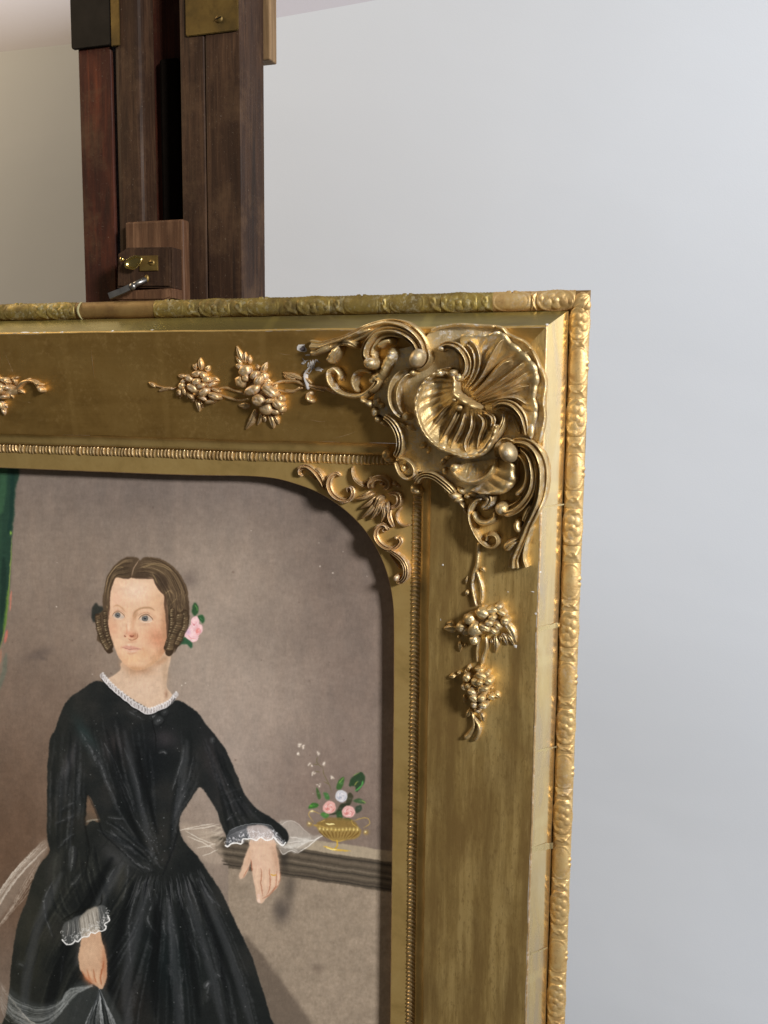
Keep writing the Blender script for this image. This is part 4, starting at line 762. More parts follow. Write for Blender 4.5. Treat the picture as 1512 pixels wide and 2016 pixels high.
# ---------------------------------------------------------------- the picture itself
def picture():
    im = paint()
    X0, X1, Z0, Z1 = XL+.02, XO-.092, ZB+.01, ZO-.092; w, h = 1500, int(1500*(Z1-Z0)/(X1-X0))
    X, Zz = np.meshgrid(X0+(np.arange(w)+.5)/w*(X1-X0), Z0+(np.arange(h)+.5)/h*(Z1-Z0))
    q = RC[:, 0, None, None]*X+RC[:, 1, None, None]*(YP+D)+RC[:, 2, None, None]*Zz
    u = ((CX+FPX*q[0]/q[2])-PX0)*PS-.5; v = ((CY+FPX*q[1]/q[2])-PY0)*PS-.5
    u = u.clip(0, PW-1.01); v = v.clip(0, PH-1.01); ui, vi = u.astype(int), v.astype(int); fu, fv = (u-ui)[..., None], (v-vi)[..., None]
    o = (im[vi, ui]*(1-fu)+im[vi, ui+1]*fu)*(1-fv)+(im[vi+1, ui]*(1-fu)+im[vi+1, ui+1]*fu)*fv
    g = bpy.data.images.new('portrait', w, h); g.colorspace_settings.name = 'sRGB'
    g.pixels.foreach_set(np.dstack([o, np.ones((h, w))]).astype(np.float32).ravel()); g.update(); g.pack()
    m, nt, b = M('pastel_portrait'); t = nd(nt, 'ShaderNodeTexImage', image=g); t.extension = 'EXTEND'
    nt.links.new(mix(nt, 1.0, t.outputs[0], (PGAIN,)*3, 'MULTIPLY'), b.inputs['Base Color']); b.inputs['Roughness'].default_value = .62; b.inputs['Specular IOR Level'].default_value = .3
    bump(nt, noise(nt, 1500, 3, .6, coords(nt)), .12, .0004, b)
    o = mesh('portrait_painting', [(X0, YP, Z0), (X1, YP, Z0), (X1, YP, Z1), (X0, YP, Z1)], [(0, 1, 2, 3)], m, frame, False)
    uv = o.data.uv_layers.new(name='UVMap')
    for i, c in enumerate([(0, 0), (1, 0), (1, 1), (0, 1)]): uv.data[i].uv = c
    o['label'] = 'painted portrait of a woman in a black dress leaning on a parapet'
    box('backing_board', X0, X1, YP+.003, YP+.008, Z0, Z1, w_brn, frame, 0)
PGAIN = 1.52
picture()

# ---------------------------------------------------------------- carved ornament: everything below is relief standing on the frame
ors = np.random.RandomState(11)
def tz(ox, oy, s): return lambda x, y: (x/s+ox, y/s+oy)
TA, TB, TC, TD, TE, TG, TF, TL = tz(780, 620, 5.04), tz(560, 620, 5.04), tz(780, 850, 4.877), tz(570, 900, 5.6), tz(280, 660, 4.725), tz(860, 1080, 4.725), tz(700, 840, 7.56), tz(0, 680, 12.6)
SC = {id(TA): 5.04, id(TB): 5.04, id(TC): 4.877, id(TD): 5.6, id(TE): 4.725, id(TG): 4.725, id(TF): 7.56, id(TL): 12.6}
HS = .8
PF = {
 'round': lambda t: math.sqrt(max(0, 1-t*t)),
 'flute': lambda t: math.sqrt(max(0, 1-t**6))*(.70+.30*math.cos(2*math.pi*t)),
 'chan': lambda t: math.sqrt(max(0, 1-t**8))*(.55+.45*min(1, abs(t)*1.25)**2.2),
 'ridge': lambda t: math.sqrt(max(0, 1-t**4))*(.55+.45*math.exp(-(t/.28)**2))*.95,
 'leaf': lambda t: math.sqrt(max(0, 1-t*t))*(.82-.30*math.exp(-(t/.16)**2)),
 'side': lambda t: math.sqrt(max(0, 1-t**6))*(.62+.38*math.cos(3*math.pi*(t-.1))),
}
def sweep(name, T, pts, parent, prof='round', base='frame', lift=0, mat=None, cap=(1, 1), rib=None, n=8, m_=None, k=1):
    """pts: (x, y, half width, height mm) along the centre line; a moulded run with rounded ends"""
    s = SC[id(T)]; m_ = m_ or (17 if prof != 'round' else 11); lift = lift*HS; pts = [(x, y, w, h*HS) for x, y, w, h in pts]
    Q = []
    for (x, y, w, h) in pts:
        px, py = T(x, y); X, Zz, b = onbase(px, py, (lift+h*.45)/1000, base); Q.append((X, Zz, w/s*K*(1+b/D), h/1000))
    Q = catmull(np.array(Q), n); L = np.concatenate([[0], np.cumsum(np.hypot(*(Q[1:, :2]-Q[:-1, :2]).T))]); tot = L[-1]; pf = PF[prof]
    # denser rows near the ends so the caps are round
    N = max(14, int(tot/.0011)); N = min(N, 90); ll = tot*(.5-.5*np.cos(np.pi*np.linspace(0, 1, N)))*.5+tot*np.linspace(0, 1, N)*.5
    Q = np.array([np.interp(ll, L, Q[:, c]) for c in range(4)]).T; V = []
    Tn = np.gradient(Q[:, :2], axis=0); Tn /= np.linalg.norm(Tn, axis=1)[:, None]+1e-12
    for i in range(N):
        X, Zz, w, h = Q[i]; d0, d1 = ll[i], tot-ll[i]; r0 = min(w, tot*.4); e = 1
        if cap[0]: e = min(e, math.sqrt(max(.0, 1-(1-min(1, d0/r0))**2)))
        if cap[1]: e = min(e, math.sqrt(max(.0, 1-(1-min(1, d1/r0))**2)))
        e = max(e, .04); nx, nz = -Tn[i][1], Tn[i][0]
        rb = 1+(rib[0]*math.sin(ll[i]/rib[1]*6.283) if rib else 0)
        for j in range(m_+2):
            if j == 0 or j == m_+1: t = -1.02 if j == 0 else 1.02; hh = -.0012; lf = 0
            else: t = -1+2*(j-1)/(m_-1); hh = h*pf(t)*(.35+.65*e)*rb*(1 if e > .99 else e**.6)+ors.normal(0, .00005); lf = lift/1000
            x, z = X+nx*w*t*e, Zz+nz*w*t*e; V.append((x, basey(x, z, base)-lf-hh, z))
    return mesh(name, V, grid_faces(N, m_+2, flip=False), mat or g_orn, parent)
def dome(name, T, x, y, rx, ry, h, parent, rot=0, base='frame', lift=0, mat=None, dimple=0, lobes=0, pw=.5):
    s = SC[id(T)]; px, py = T(x, y); X, Zz, b = onbase(px, py, (lift+h*.45)/1000, base); V = []; n, m_ = 16, 7; q = K*(1+b/D)/s; ph = ors.rand()*6
    h *= HS; lift *= HS; hm = max(rx, ry)*q*1000*1.05
    if name == 'ball': hm *= .8
    ps = 1 if name == 'petal' else 0
    if ps: rx *= ors.uniform(.95, 1.25); ry *= ors.uniform(.8, 1.05); rot += ors.uniform(-35, 35); hm *= .75 if HS < .7 else .5
    if h > hm: lift += h-hm; h = hm
    for i in range(n):
        a_ = i*6.283185/n
        for j in range(m_+1):
            r = j/(m_-1) if j < m_ else 1.03; rr = min(r, 1); f = 1+(.10*math.cos(lobes*a_+ph) if lobes else 0)
            cr = .22*math.exp(-((rr*math.sin(a_)+.1)/.16)**2)*ps if j < m_ else 0
            hh = h*(max(0, 1-rr*rr)**pw)*(1-cr+.10*math.cos(2*a_+ph)*rr*ps)/1000-dimple*h/1000*math.exp(-(rr/.35)**2) if j < m_ else -.0012-lift/1000
            u, v = rx*q*r*f*math.cos(a_), ry*q*r*f*math.sin(a_); k_ = math.radians(-rot); xx = X+u*math.cos(k_)-v*math.sin(k_); zz = Zz+u*math.sin(k_)+v*math.cos(k_)
            V.append((xx, b-lift/1000-hh, zz))
    return mesh(name, V, grid_faces(n, m_+1, flip=True)+[((n-1)*(m_+1)+j, j, j+1, (n-1)*(m_+1)+j+1) for j in range(m_)], mat or g_orn, parent)
def leaf(name, T, x0, y0, x1, y1, w, h, parent, base='frame', lift=0, mat=None, bend=0):
    mx, my = (x0+x1)/2+bend*(y1-y0), (y0+y1)/2-bend*(x1-x0)
    return sweep(name, T, [(x0, y0, w*.5, h*.7), (mx, my, w, h), (x1, y1, w*.16, h*.4)], parent, 'leaf', base, lift, mat, n=6, m_=9)
def fan(name, T, inner, outer, ribs, prof_h, amp, parent, base='plate', lift=0, mat=None, nu=8, nv=18, swirl=0, sharp=.8, edge=0, ph=0):
    s = SC[id(T)]
    def rs_(P, n):
        P = catm(P, 10); L = np.concatenate([[0], np.cumsum(np.hypot(*(P[1:]-P[:-1]).T))]); u = np.linspace(0, L[-1], n); return np.array([np.interp(u, L, P[:, c]) for c in (0, 1)]).T
    lift *= HS; amp *= .9; prof_h = [(a, b*HS) for a, b in prof_h]
    N = ribs*nu+1; A = rs_(inner, N); Bq = rs_(outer, N); V = []; vs = [a for a, b in prof_h]; hs = [b for a, b in prof_h]
    for i in range(N):
        u = i/(N-1); d = Bq[i]-A[i]; c = np.array([-d[1], d[0]])
        rb = abs(math.sin(math.pi*(ribs*u+ph)))**sharp
        for j in range(nv):
            v = j/(nv-1); sc_ = 1+edge*(rb-.5)*v**3
            p = A[i]+d*v*sc_+c*swirl*math.sin(math.pi*v)*.5; hh = np.interp(v, vs, hs)+amp*(rb-.5)*min(1, v*2.2+.15)*(1-.75*max(0, (v-.72)/.28)**2)*(.8+.4*math.sin(i*.31+2))
            px, py = T(*p); X, Zz, b = onbase(px, py, (lift+hh*.6)/1000, base); V.append((X, b-(lift+hh)/1000+ors.normal(0, .00005), Zz))
        px, py = T(*Bq[i]); X, Zz, b = onbase(px, py, 0, base); V.append((V[-1][0], b+.001, V[-1][2]))
    o = mesh(name, V, grid_faces(N, nv+1), mat or g_orn, parent); return o
# corner cartouche -------------------------------------------------------------------------------------------------
c0 = at(930, 800, 0); corner = None
out = [(848, 652), (862, 644), (880, 641), (900, 637.5), (940, 638), (978, 640), (990, 644), (998, 654), (1012, 662), (1030, 670), (1044, 682), (1054, 700), (1060, 714), (1070, 730), (1076, 746), (1075, 765), (1074, 790), (1073, 820), (1070, 850), (1064, 872), (1040, 890), (1022, 905), (1018, 930), (1014, 950), (1000, 966), (985, 972), (968, 975), (950, 985), (930, 975), (905, 972), (885, 966), (868, 948), (850, 934), (830, 928), (812, 932), (798, 936), (787, 924), (780, 905), (782, 890), (789, 872), (788, 852), (776, 838), (760, 824), (744, 812), (734, 798), (737, 780), (742, 764), (738, 752), (746, 738), (752, 716), (762, 700), (776, 690), (800, 684), (826, 676), (838, 664)]
def corner_plate():
    P = catm(out, 4, True); b = []
    for x, y in P: X, Zz, yy = onbase(x, y, 0, 'plate'); b.append((X, Zz))
    b = np.array(b); bm = bmesh.new()
    vs = [bm.verts.new((x, 0, z)) for x, z in b]; f = bm.faces.new(vs); bmesh.ops.triangulate(bm, faces=[f])
    bmesh.ops.subdivide_edges(bm, edges=[e for e in bm.edges if e.calc_length() > .004], cuts=2, use_grid_fill=False); bmesh.ops.triangulate(bm, faces=bm.faces)
    bd = [e for e in bm.edges if e.is_boundary]; r = bmesh.ops.extrude_edge_only(bm, edges=bd); nv = [v for v in r['geom'] if isinstance(v, bmesh.types.BMVert)]
    st = set(nv)
    for v in bm.verts:
        if v not in st: v.co.y = plate_y(v.co.x, v.co.z)+.0004*math.sin(v.co.x*300)*math.sin(v.co.z*260)
    for v in nv: v.co.y = .022
    bmesh.ops.recalc_face_normals(bm, faces=bm.faces); me = bpy.data.meshes.new('corner_plate'); bm.to_mesh(me); bm.free(); me.materials.append(g_orn)
    return mesh('corner_plate', None, None, None, frame, me=me)
corner = corner_plate(); CP = corner
# frilled border of the plate
for seg in ([(848, 652), (862, 645), (880, 642), (905, 639), (940, 641), (975, 643)], [(975, 643), (990, 647), (998, 657), (1014, 665), (1032, 673), (1046, 688)], [(1046, 688), (1056, 706), (1062, 722), (1071, 738), (1074, 760), (1070, 790), (1072, 820), (1067, 850), (1060, 872)]):
    sweep('frill', TL, [((x-0)*12.6, (y-680)*12.6, 44, 3.2+1.2*(i % 2)) for i, (x, y) in enumerate(seg)], CP, 'round', 'plate', 1.0)
# great shell, upper right: concave fan with swelling ribs
SH = fan('shell_fan', TA, [(650, 760), (700, 720), (740, 790), (790, 850), (860, 880), (930, 900)], [(655, 195), (800, 195), (930, 190), (1050, 170), (1150, 270), (1290, 390), (1390, 520), (1410, 650), (1380, 800), (1400, 950), (1370, 1080), (1350, 1230)], 12, [(0, 1), (.3, 2), (.65, 3.5), (.85, 6), (.95, 9), (1, 9)], 2.2, CP, lift=0, swirl=-.10, edge=.02)
for pts, pr in [([(690, 740, 12, 9), (770, 620, 26, 11), (815, 480, 34, 12.5), (790, 340, 36, 12), (715, 265, 34, 10)], 'chan'), ([(730, 760, 12, 9), (860, 610, 28, 12), (940, 450, 36, 14), (1030, 290, 30, 13), (1085, 240, 20, 10)], 'ridge'), ([(760, 800, 12, 9), (930, 630, 34, 13), (1060, 500, 50, 16), (1160, 450, 44, 16)], 'ridge'),
                ([(790, 830, 12, 9), (1000, 690, 32, 13), (1150, 580, 40, 16), (1280, 470, 34, 14)], 'ridge'), ([(800, 850, 12, 9), (1020, 750, 30, 12), (1180, 660, 36, 14), (1310, 570, 26, 11)], 'ridge'), ([(810, 860, 12, 8), (1040, 790, 28, 12), (1200, 730, 34, 13), (1330, 700, 24, 9)], 'ridge'), ([(850, 880, 12, 8), (1040, 830, 26, 11), (1190, 820, 30, 12), (1310, 890, 24, 9)], 'ridge')]:
    sweep('shell_rib', TA, pts, SH, pr, 'plate', 1.0)
sweep('scroll', TA, [(430, 325, 34, 9), (520, 300, 42, 12), (620, 335, 48, 14), (700, 440, 46, 15), (700, 560, 40, 14), (635, 640, 30, 12)], CP, 'flute', 'plate', 2)
dome('scroll_eye', TA, 632, 620, 36, 36, 14, CP, base='plate', lift=2); dome('scroll_eye', TA, 452, 335, 34, 30, 10, CP, base='plate', lift=2)
sweep('scroll', TA, [(945, 935, 34, 12), (1040, 880, 40, 15), (1150, 900, 44, 16), (1240, 990, 40, 15), (1275, 1100, 34, 13), (1290, 1200, 24, 9)], CP, 'flute', 'plate', 3)
sweep('leaf', TA, [(1085, 950, 24, 10), (1060, 1080, 34, 13), (1000, 1180, 40, 14), (940, 1250, 26, 10)], CP, 'leaf', 'plate', 3)
sweep('leaf', TA, [(1160, 1000, 14, 6), (1190, 1080, 24, 8), (1230, 1190, 16, 6)], CP, 'leaf', 'plate', 2)
# great lobe, lower left: dished, ribbed, lipped
lo_in = [(560, 560), (600, 690), (590, 790), (660, 850), (740, 905), (830, 925), (900, 950)]
lo_out = [(560, 520), (440, 545), (320, 630), (240, 740), (200, 880), (220, 1020), (290, 1180), (420, 1310), (560, 1370), (700, 1410), (860, 1370), (960, 1230), (1000, 1090)]
LO = fan('shell_lobe', TA, lo_in, lo_out, 16, [(0, 16), (.12, 11), (.35, 3.5), (.65, 5), (.85, 12), (.95, 16), (1, 14)], 2.3, CP, lift=1, swirl=.07, edge=.03, nv=22)
sweep('lobe_lip', TA, [(x, y, 20, 5) for x, y in lo_out[1:]], LO, 'round', 'plate', 14.5, rib=(.18, .004))
sweep('lobe_spine', TA, [(560, 560, 30, 7), (590, 680, 34, 9), (590, 780, 42, 11), (670, 850, 44, 12), (760, 900, 42, 12), (840, 930, 34, 9)], LO, 'round', 'plate', 8, rib=(.10, .006))
for pts in ([(590, 860, 20, 6), (480, 960, 28, 7), (400, 1060, 26, 6), (320, 1130, 16, 6)], [(640, 920, 24, 7), (580, 1040, 34, 9), (500, 1180, 32, 8), (440, 1290, 20, 9)], [(700, 960, 24, 7), (660, 1100, 36, 9), (590, 1240, 36, 9), (560, 1340, 22, 9)], [(760, 970, 26, 7), (760, 1100, 38, 9), (700, 1260, 36, 9), (720, 1370, 22, 9)], [(800, 960, 24, 7), (880, 1060, 38, 9), (840, 1200, 36, 9), (820, 1340, 22, 9)], [(850, 960, 24, 7), (960, 1020, 30, 8), (950, 1130, 28, 8)]):
    sweep('lobe_rib', TA, [(a, b, c*.85, d*1.5) for a, b, c, d in pts], LO, 'flute', 'plate', 2.5)
for x, y, r in [(555, 575, 44), (420, 575, 44), (600, 800, 40), (625, 920, 44), (575, 840, 30)]: dome('lobe_boss', TA, x, y, r, r*.8, 9, LO, base='plate', lift=9)
# buttons on the plate
dome('button', TA, 262, 1292, 44, 34, 6, CP, -30, 'plate', .5); dome('button', TA, 318, 1340, 22, 42, 5, CP, 20, 'plate', .5)
# balls
dome('ball', TA, 213, 428, 80, 86, 20, CP, 30, base='plate', lift=3, pw=.6, mat=g_ball, lobes=2); dome('ball', TA, 1110, 1365, 88, 94, 21, CP, -30, base='plate', lift=3, pw=.6, mat=g_ball, lobes=2)
sweep('scroll', TA, [(300, 330, 30, 10), (320, 420, 34, 12), (270, 500, 36, 12), (190, 530, 30, 10)], CP, 'chan', 'plate', 2); sweep('scroll', TA, [(1180, 1280, 34, 12), (1080, 1250, 36, 12), (1010, 1320, 34, 11), (1010, 1420, 26, 9)], CP, 'chan', 'plate', 2)
# top left: long acanthus arm
AR = sweep('arm_scroll', TB, [(262, 318, 78, 7), (360, 320, 66, 8), (470, 285, 50, 10), (600, 245, 46, 12), (740, 185, 52, 14), (880, 115, 56, 16), (1040, 85, 58, 17), (1190, 115, 56, 17), (1310, 195, 52, 16), (1380, 300, 44, 14), (1400, 420, 34, 10)], CP, 'flute', 'frame', 4, cap=(0, 1), n=10)
sweep('scroll', TB, [(1345, 400, 38, 12), (1300, 280, 44, 16), (1190, 195, 46, 18), (1060, 165, 50, 18), (940, 195, 54, 18), (860, 280, 58, 18), (825, 390, 66, 18), (870, 480, 62, 17)], CP, 'flute', 'frame', 5, n=10)
dome('scroll_eye', TB, 862, 480, 74, 62, 19, CP, 15, 'frame', 4)
sweep('scroll', TB, [(1080, 250, 26, 8), (1000, 270, 30, 10), (930, 320, 32, 10)], CP, 'round', 'frame', 8)
leaf('leaf', TB, 560, 270, 730, 330, 50, 13, CP, lift=5, bend=.12); leaf('leaf', TB, 480, 300, 260, 400, 36, 9, CP, lift=5); leaf('leaf', TB, 860, 140, 640, 215, 24, 9, CP, lift=12)
sweep('horn', TB, [(560, 300, 40, 12), (500, 390, 48, 15), (440, 480, 40, 12)], CP, 'round', 'frame', 1, rib=(.07, .0035))
# ribbed wing between plate and arm
sweep('wing', TB, [(1085, 310, 60, 10), (1075, 400, 66, 12), (1020, 500, 62, 12), (985, 580, 56, 11), (900, 640, 60, 10), (850, 700, 40, 8)], CP, 'round', 'frame', 3, rib=(.13, .0032), n=10)
sweep('loop_scroll', TB, [(545, 655, 26, 7), (562, 600, 27, 9), (510, 540, 28, 10), (450, 570, 29, 11), (460, 670, 30, 12), (540, 760, 30, 13), (660, 805, 30, 13), (780, 800, 32, 13), (880, 730, 34, 13), (940, 640, 30, 12)], CP, 'round', 'frame', 1, n=10)
sweep('loop_scroll', TB, [(880, 580, 22, 8), (790, 548, 28, 10), (715, 595, 31, 12), (695, 680, 30, 12), (735, 770, 26, 10)], CP, 'round', 'frame', 1, n=8)
sweep('loop_scroll', TB, [(850, 770, 26, 10), (920, 720, 30, 12), (950, 660, 26, 11), (900, 640, 22, 10)], CP, 'round', 'frame', 4)
for x, y, rx, ry, ro in [(840, 880, 52, 36, 20), (920, 870, 44, 50, 0), (900, 960, 46, 52, 10), (930, 1040, 42, 30, 30), (985, 1075, 46, 26, 30), (960, 900, 40, 30, 0), (780, 850, 40, 24, 30)]: dome('frill', TB, x, y, rx, ry, 9, CP, ro, 'frame', 2, lobes=3)
sweep('scroll', TB, [(1285, 565, 28, 9), (1210, 570, 44, 12), (1130, 650, 56, 14), (1095, 760, 60, 15), (1100, 870, 58, 15), (1140, 960, 46, 13), (1200, 1015, 34, 10)], CP, 'chan', 'plate', 1, n=10)
dome('scroll_eye', TB, 1213, 1005, 42, 42, 12, CP, base='plate', lift=1); dome('scroll_eye', TB, 1275, 572, 36, 30, 9, CP, base='plate', lift=1)
leaf('leaf', TB, 1120, 1070, 1220, 1120, 34, 6, CP, 'plate', 1); leaf('leaf', TB, 1200, 1100, 1300, 1150, 36, 6, CP, 'plate', 1); leaf('leaf', TB, 1140, 1110, 1170, 1160, 20, 5, CP, 'plate', 1)
sweep('scroll', TB, [(985, 1000, 34, 9), (1060, 1050, 42, 11), (1120, 1130, 44, 12), (1152, 1230, 44, 12), (1148, 1330, 42, 12), (1100, 1420, 36, 10)], CP, 'side', 'plate', .5, n=10)
dome('scroll_eye', TB, 1010, 1385, 46, 52, 10, CP, 20, 'frame', 2); dome('scroll_eye', TB, 1040, 1432, 62, 38, 10, CP, 10, 'frame', 2)
# lower left: ring and horizontal scroll
sweep('ring', TF, [(600, 500, 22, 5), (700, 470, 26, 6), (810, 520, 28, 7), (880, 620, 28, 7), (870, 730, 26, 7), (780, 780, 28, 7), (680, 730, 30, 7), (620, 620, 28, 6), (590, 520, 24, 5)], CP, 'round', 'plate', .5)
dome('button', TF, 715, 615, 50, 60, 4, CP, 20, 'plate', .5)
sweep('scroll', TF, [(905, 850, 52, 10), (950, 760, 56, 12), (1060, 715, 56, 12), (1190, 745, 58, 12), (1310, 830, 60, 12), (1420, 930, 60, 11), (1480, 1010, 40, 9)], CP, 'side', 'plate', .5, n=10)
dome('scroll_eye', TF, 890, 930, 84, 70, 11, CP, 0, 'frame', 1, lobes=3); dome('scroll_eye', TF, 930, 960, 56, 44, 12, CP, 0, 'frame', 2)
# lower right: bowl, flame leaf, long scrolls
BO = fan('bowl', TC, [(600, 330), (680, 300), (780, 290), (880, 270), (950, 260)], [(520, 340), (570, 430), (660, 480), (760, 490), (860, 450), (940, 370), (980, 270)], 6, [(0, 3), (.5, 4), (.85, 9), (1, 8)], .9, CP, lift=1, nv=14)
sweep('scroll', TC, [(555, 330, 30, 8), (570, 400, 34, 9), (650, 460, 38, 10), (750, 480, 40, 11), (860, 440, 40, 12), (930, 360, 36, 12), (960, 260, 26, 10)], CP, 'round', 'plate', 2, n=10)
dome('scroll_eye', TC, 565, 345, 44, 44, 11, CP, base='plate', lift=2)
for x, y, rx, ry, ro in [(452, 282, 24, 36, 30), (495, 245, 34, 22, -20), (465, 375, 24, 34, 0), (440, 300, 18, 24, 0)]: dome('frill', TC, x, y, rx, ry, 7, CP, ro, 'plate', 1)
fan('flame_leaf', TC, [(990, 260), (940, 330), (880, 420), (800, 500), (720, 560)], [(1100, 290), (1150, 320), (1150, 400), (1160, 470), (1120, 530), (1060, 580), (1000, 600), (930, 600), (830, 600)], 5, [(0, 3), (.4, 6), (.8, 10), (1, 7)], 1.6, CP, lift=1.5, nv=12)
sweep('leaf', TC, [(850, 600, 60, 8), (900, 640, 50, 9), (880, 700, 44, 9), (820, 750, 36, 8)], CP, 'leaf', 'plate', 0)
RT = sweep('arm_scroll', TC, [(1080, 150, 30, 10), (1150, 100, 42, 14), (1260, 115, 50, 17), (1350, 200, 52, 18), (1395, 330, 50, 18), (1400, 480, 50, 18), (1375, 640, 48, 16), (1320, 780, 44, 14), (1270, 880, 44, 12), (1230, 980, 46, 10), (1170, 1120, 44, 9), (1130, 1220, 46, 8), (1125, 1305, 56, 7)], CP, 'flute', 'frame', 4, cap=(1, 0), n=10)
sweep('scroll', TC, [(1190, 150, 26, 12), (1270, 230, 34, 16), (1310, 350, 36, 18), (1310, 480, 40, 18), (1270, 600, 46, 18), (1180, 710, 52, 18), (1080, 760, 58, 17), (1010, 740, 56, 15)], CP, 'flute', 'frame', 5, n=10)
dome('scroll_eye', TC, 1020, 740, 68, 66, 17, CP, 0, 'frame', 4)
sweep('scroll', TC, [(1175, 210, 20, 10), (1240, 290, 28, 12), (1265, 400, 30, 13), (1240, 520, 32, 13), (1150, 615, 32, 12)], CP, 'round', 'frame', 7, n=10)
sweep('leaf', TC, [(1300, 700, 24, 10), (1250, 790, 34, 12), (1220, 870, 26, 10)], CP, 'leaf', 'frame', 6); sweep('leaf', TC, [(1190, 830, 40, 10), (1165, 900, 46, 12), (1200, 975, 40, 11)], CP, 'round', 'frame', 3)
sweep('leaf', TC, [(1200, 1020, 30, 9), (1110, 1070, 48, 12), (1035, 1140, 44, 10)], CP, 'leaf', 'frame', 3); sweep('leaf', TC, [(1310, 900, 24, 8), (1250, 1060, 26, 9), (1225, 1200, 28, 8), (1250, 1300, 28, 6)], CP, 'ridge', 'frame', 2, cap=(1, 0))
sweep('loop_scroll', TC, [(850, 640, 34, 9), (770, 660, 38, 11), (715, 740, 40, 12), (715, 850, 36, 12), (760, 970, 32, 11), (830, 1070, 28, 10), (910, 1110, 26, 9), (970, 1070, 26, 9), (960, 1000, 27, 9), (890, 990, 27, 9), (865, 1050, 20, 7)], CP, 'ridge', 'frame', 1.5, n=10)
sweep('loop_scroll', TC, [(740, 760, 26, 9), (790, 850, 34, 11), (880, 870, 38, 12), (955, 820, 36, 11), (940, 750, 26, 9)], CP, 'round', 'frame', 2)
sweep('leaf', TC, [(930, 590, 26, 9), (925, 660, 30, 10), (890, 740, 34, 9)], CP, 'leaf', 'frame', 4)
for x, y, rx, ry, ro, h in [(560, 610, 78, 46, 20, 10), (600, 655, 54, 26, -15, 9), (690, 620, 40, 26, 10, 8), (480, 560, 22, 34, -20, 5), (620, 560, 50, 30, 35, 8), (740, 600, 60, 24, 5, 8)]: dome('frill', TC, x, y, rx, ry, h, CP, ro, 'frame', 2)
sweep('stem', TC, [(610, 670, 26, 8), (650, 720, 22, 7), (680, 790, 18, 6)], CP, 'round', 'frame', 0)
HS = 1
# spandrel ornament ------------------------------------------------------------------------------------------------
class _D: pass
def sp(name, pts, par, prof='round', h=1, lift=0): return sweep(name, TD, [(x, y, w, hh*h) for x, y, w, hh in pts], par, prof, 'frame', lift, g_spray, n=8)
SPR = sp('spandrel_ornament', [(150, 200, 16, 3), (110, 185, 22, 4), (120, 120, 30, 5), (200, 110, 34, 6), (290, 180, 34, 6), (350, 270, 30, 5), (395, 360, 16, 4)], frame, 'flute')
sp('leaf', [(275, 120, 12, 4), (330, 160, 26, 6), (380, 240, 22, 6), (390, 330, 12, 4)], SPR, 'leaf'); sp('leaf', [(220, 200, 10, 3), (255, 215, 16, 4), (290, 250, 8, 3)], SPR, 'leaf'); sp('leaf', [(320, 300, 8, 3), (345, 320, 14, 3), (370, 350, 6, 3)], SPR, 'leaf')
sp('scroll', [(570, 205, 10, 4), (520, 180, 22, 5), (450, 220, 34, 7), (430, 310, 38, 7), (470, 410, 36, 7), (560, 475, 30, 7), (650, 470, 28, 6), (700, 400, 24, 6), (680, 335, 20, 5), (640, 350, 18, 5), (655, 395, 14, 4)], SPR, 'flute')
sp('leaf', [(700, 95, 12, 3), (700, 170, 20, 5), (730, 250, 24, 6), (790, 300, 26, 6), (870, 340, 20, 5)], SPR, 'leaf'); sp('leaf', [(905, 210, 10, 3), (880, 250, 14, 4), (820, 290, 22, 5)], SPR, 'leaf')
sp('scroll', [(905, 350, 30, 7), (900, 290, 34, 8), (950, 235, 34, 9), (1030, 225, 34, 9), (1090, 270, 32, 8), (1085, 330, 28, 8), (1030, 345, 20, 6)], SPR, 'chan')
dome('scroll_eye', TD, 1020, 290, 30, 28, 4, SPR, 0, 'frame', 0, g_spray); dome('berry', TD, 1160, 290, 32, 26, 5, SPR, 20, 'frame', 0, g_spray); dome('berry', TD, 1200, 320, 24, 18, 4, SPR, 20, 'frame', 0, g_spray)
sp('scroll', [(1090, 420, 22, 6), (1140, 395, 24, 7), (1200, 410, 28, 7), (1220, 470, 30, 8), (1190, 530, 28, 7), (1110, 560, 24, 6)], SPR, 'chan')
for x0, y0, x1, y1, w in [(930, 400, 720, 465, 30), (960, 430, 780, 570, 34), (990, 450, 790, 680, 42), (1010, 470, 890, 690, 34), (1030, 480, 960, 650, 30), (1050, 500, 1010, 720, 34), (1080, 490, 1060, 640, 26), (900, 370, 760, 440, 24)]: leaf('leaf', TD, x0, y0, x1, y1, w, 7.5, SPR, mat=g_spray, lift=1, bend=.06)
sp('leaf', [(1000, 420, 50, 8), (980, 480, 44, 8), (940, 560, 28, 6)], SPR, 'leaf', lift=2)
sp('scroll', [(1110, 560, 20, 5), (1095, 640, 28, 6), (1120, 720, 26, 6), (1150, 775, 10, 4)], SPR, 'flute'); sp('leaf', [(1240, 550, 10, 3), (1190, 620, 18, 5), (1200, 700, 18, 5), (1260, 755, 16, 5), (1340, 740, 10, 4)], SPR, 'leaf')
sp('scroll', [(1060, 830, 14, 4), (1035, 800, 18, 5), (1070, 770, 20, 5), (1095, 810, 20, 5), (1050, 745, 26, 6), (970, 780, 28, 7), (950, 870, 28, 7), (1000, 960, 30, 7), (1090, 1015, 32, 7), (1180, 990, 26, 6), (1230, 920, 22, 5), (1190, 880, 18, 5)], SPR, 'flute')
dome('scroll_eye', TD, 1188, 885, 22, 22, 6, SPR, 0, 'frame', 0, g_spray)
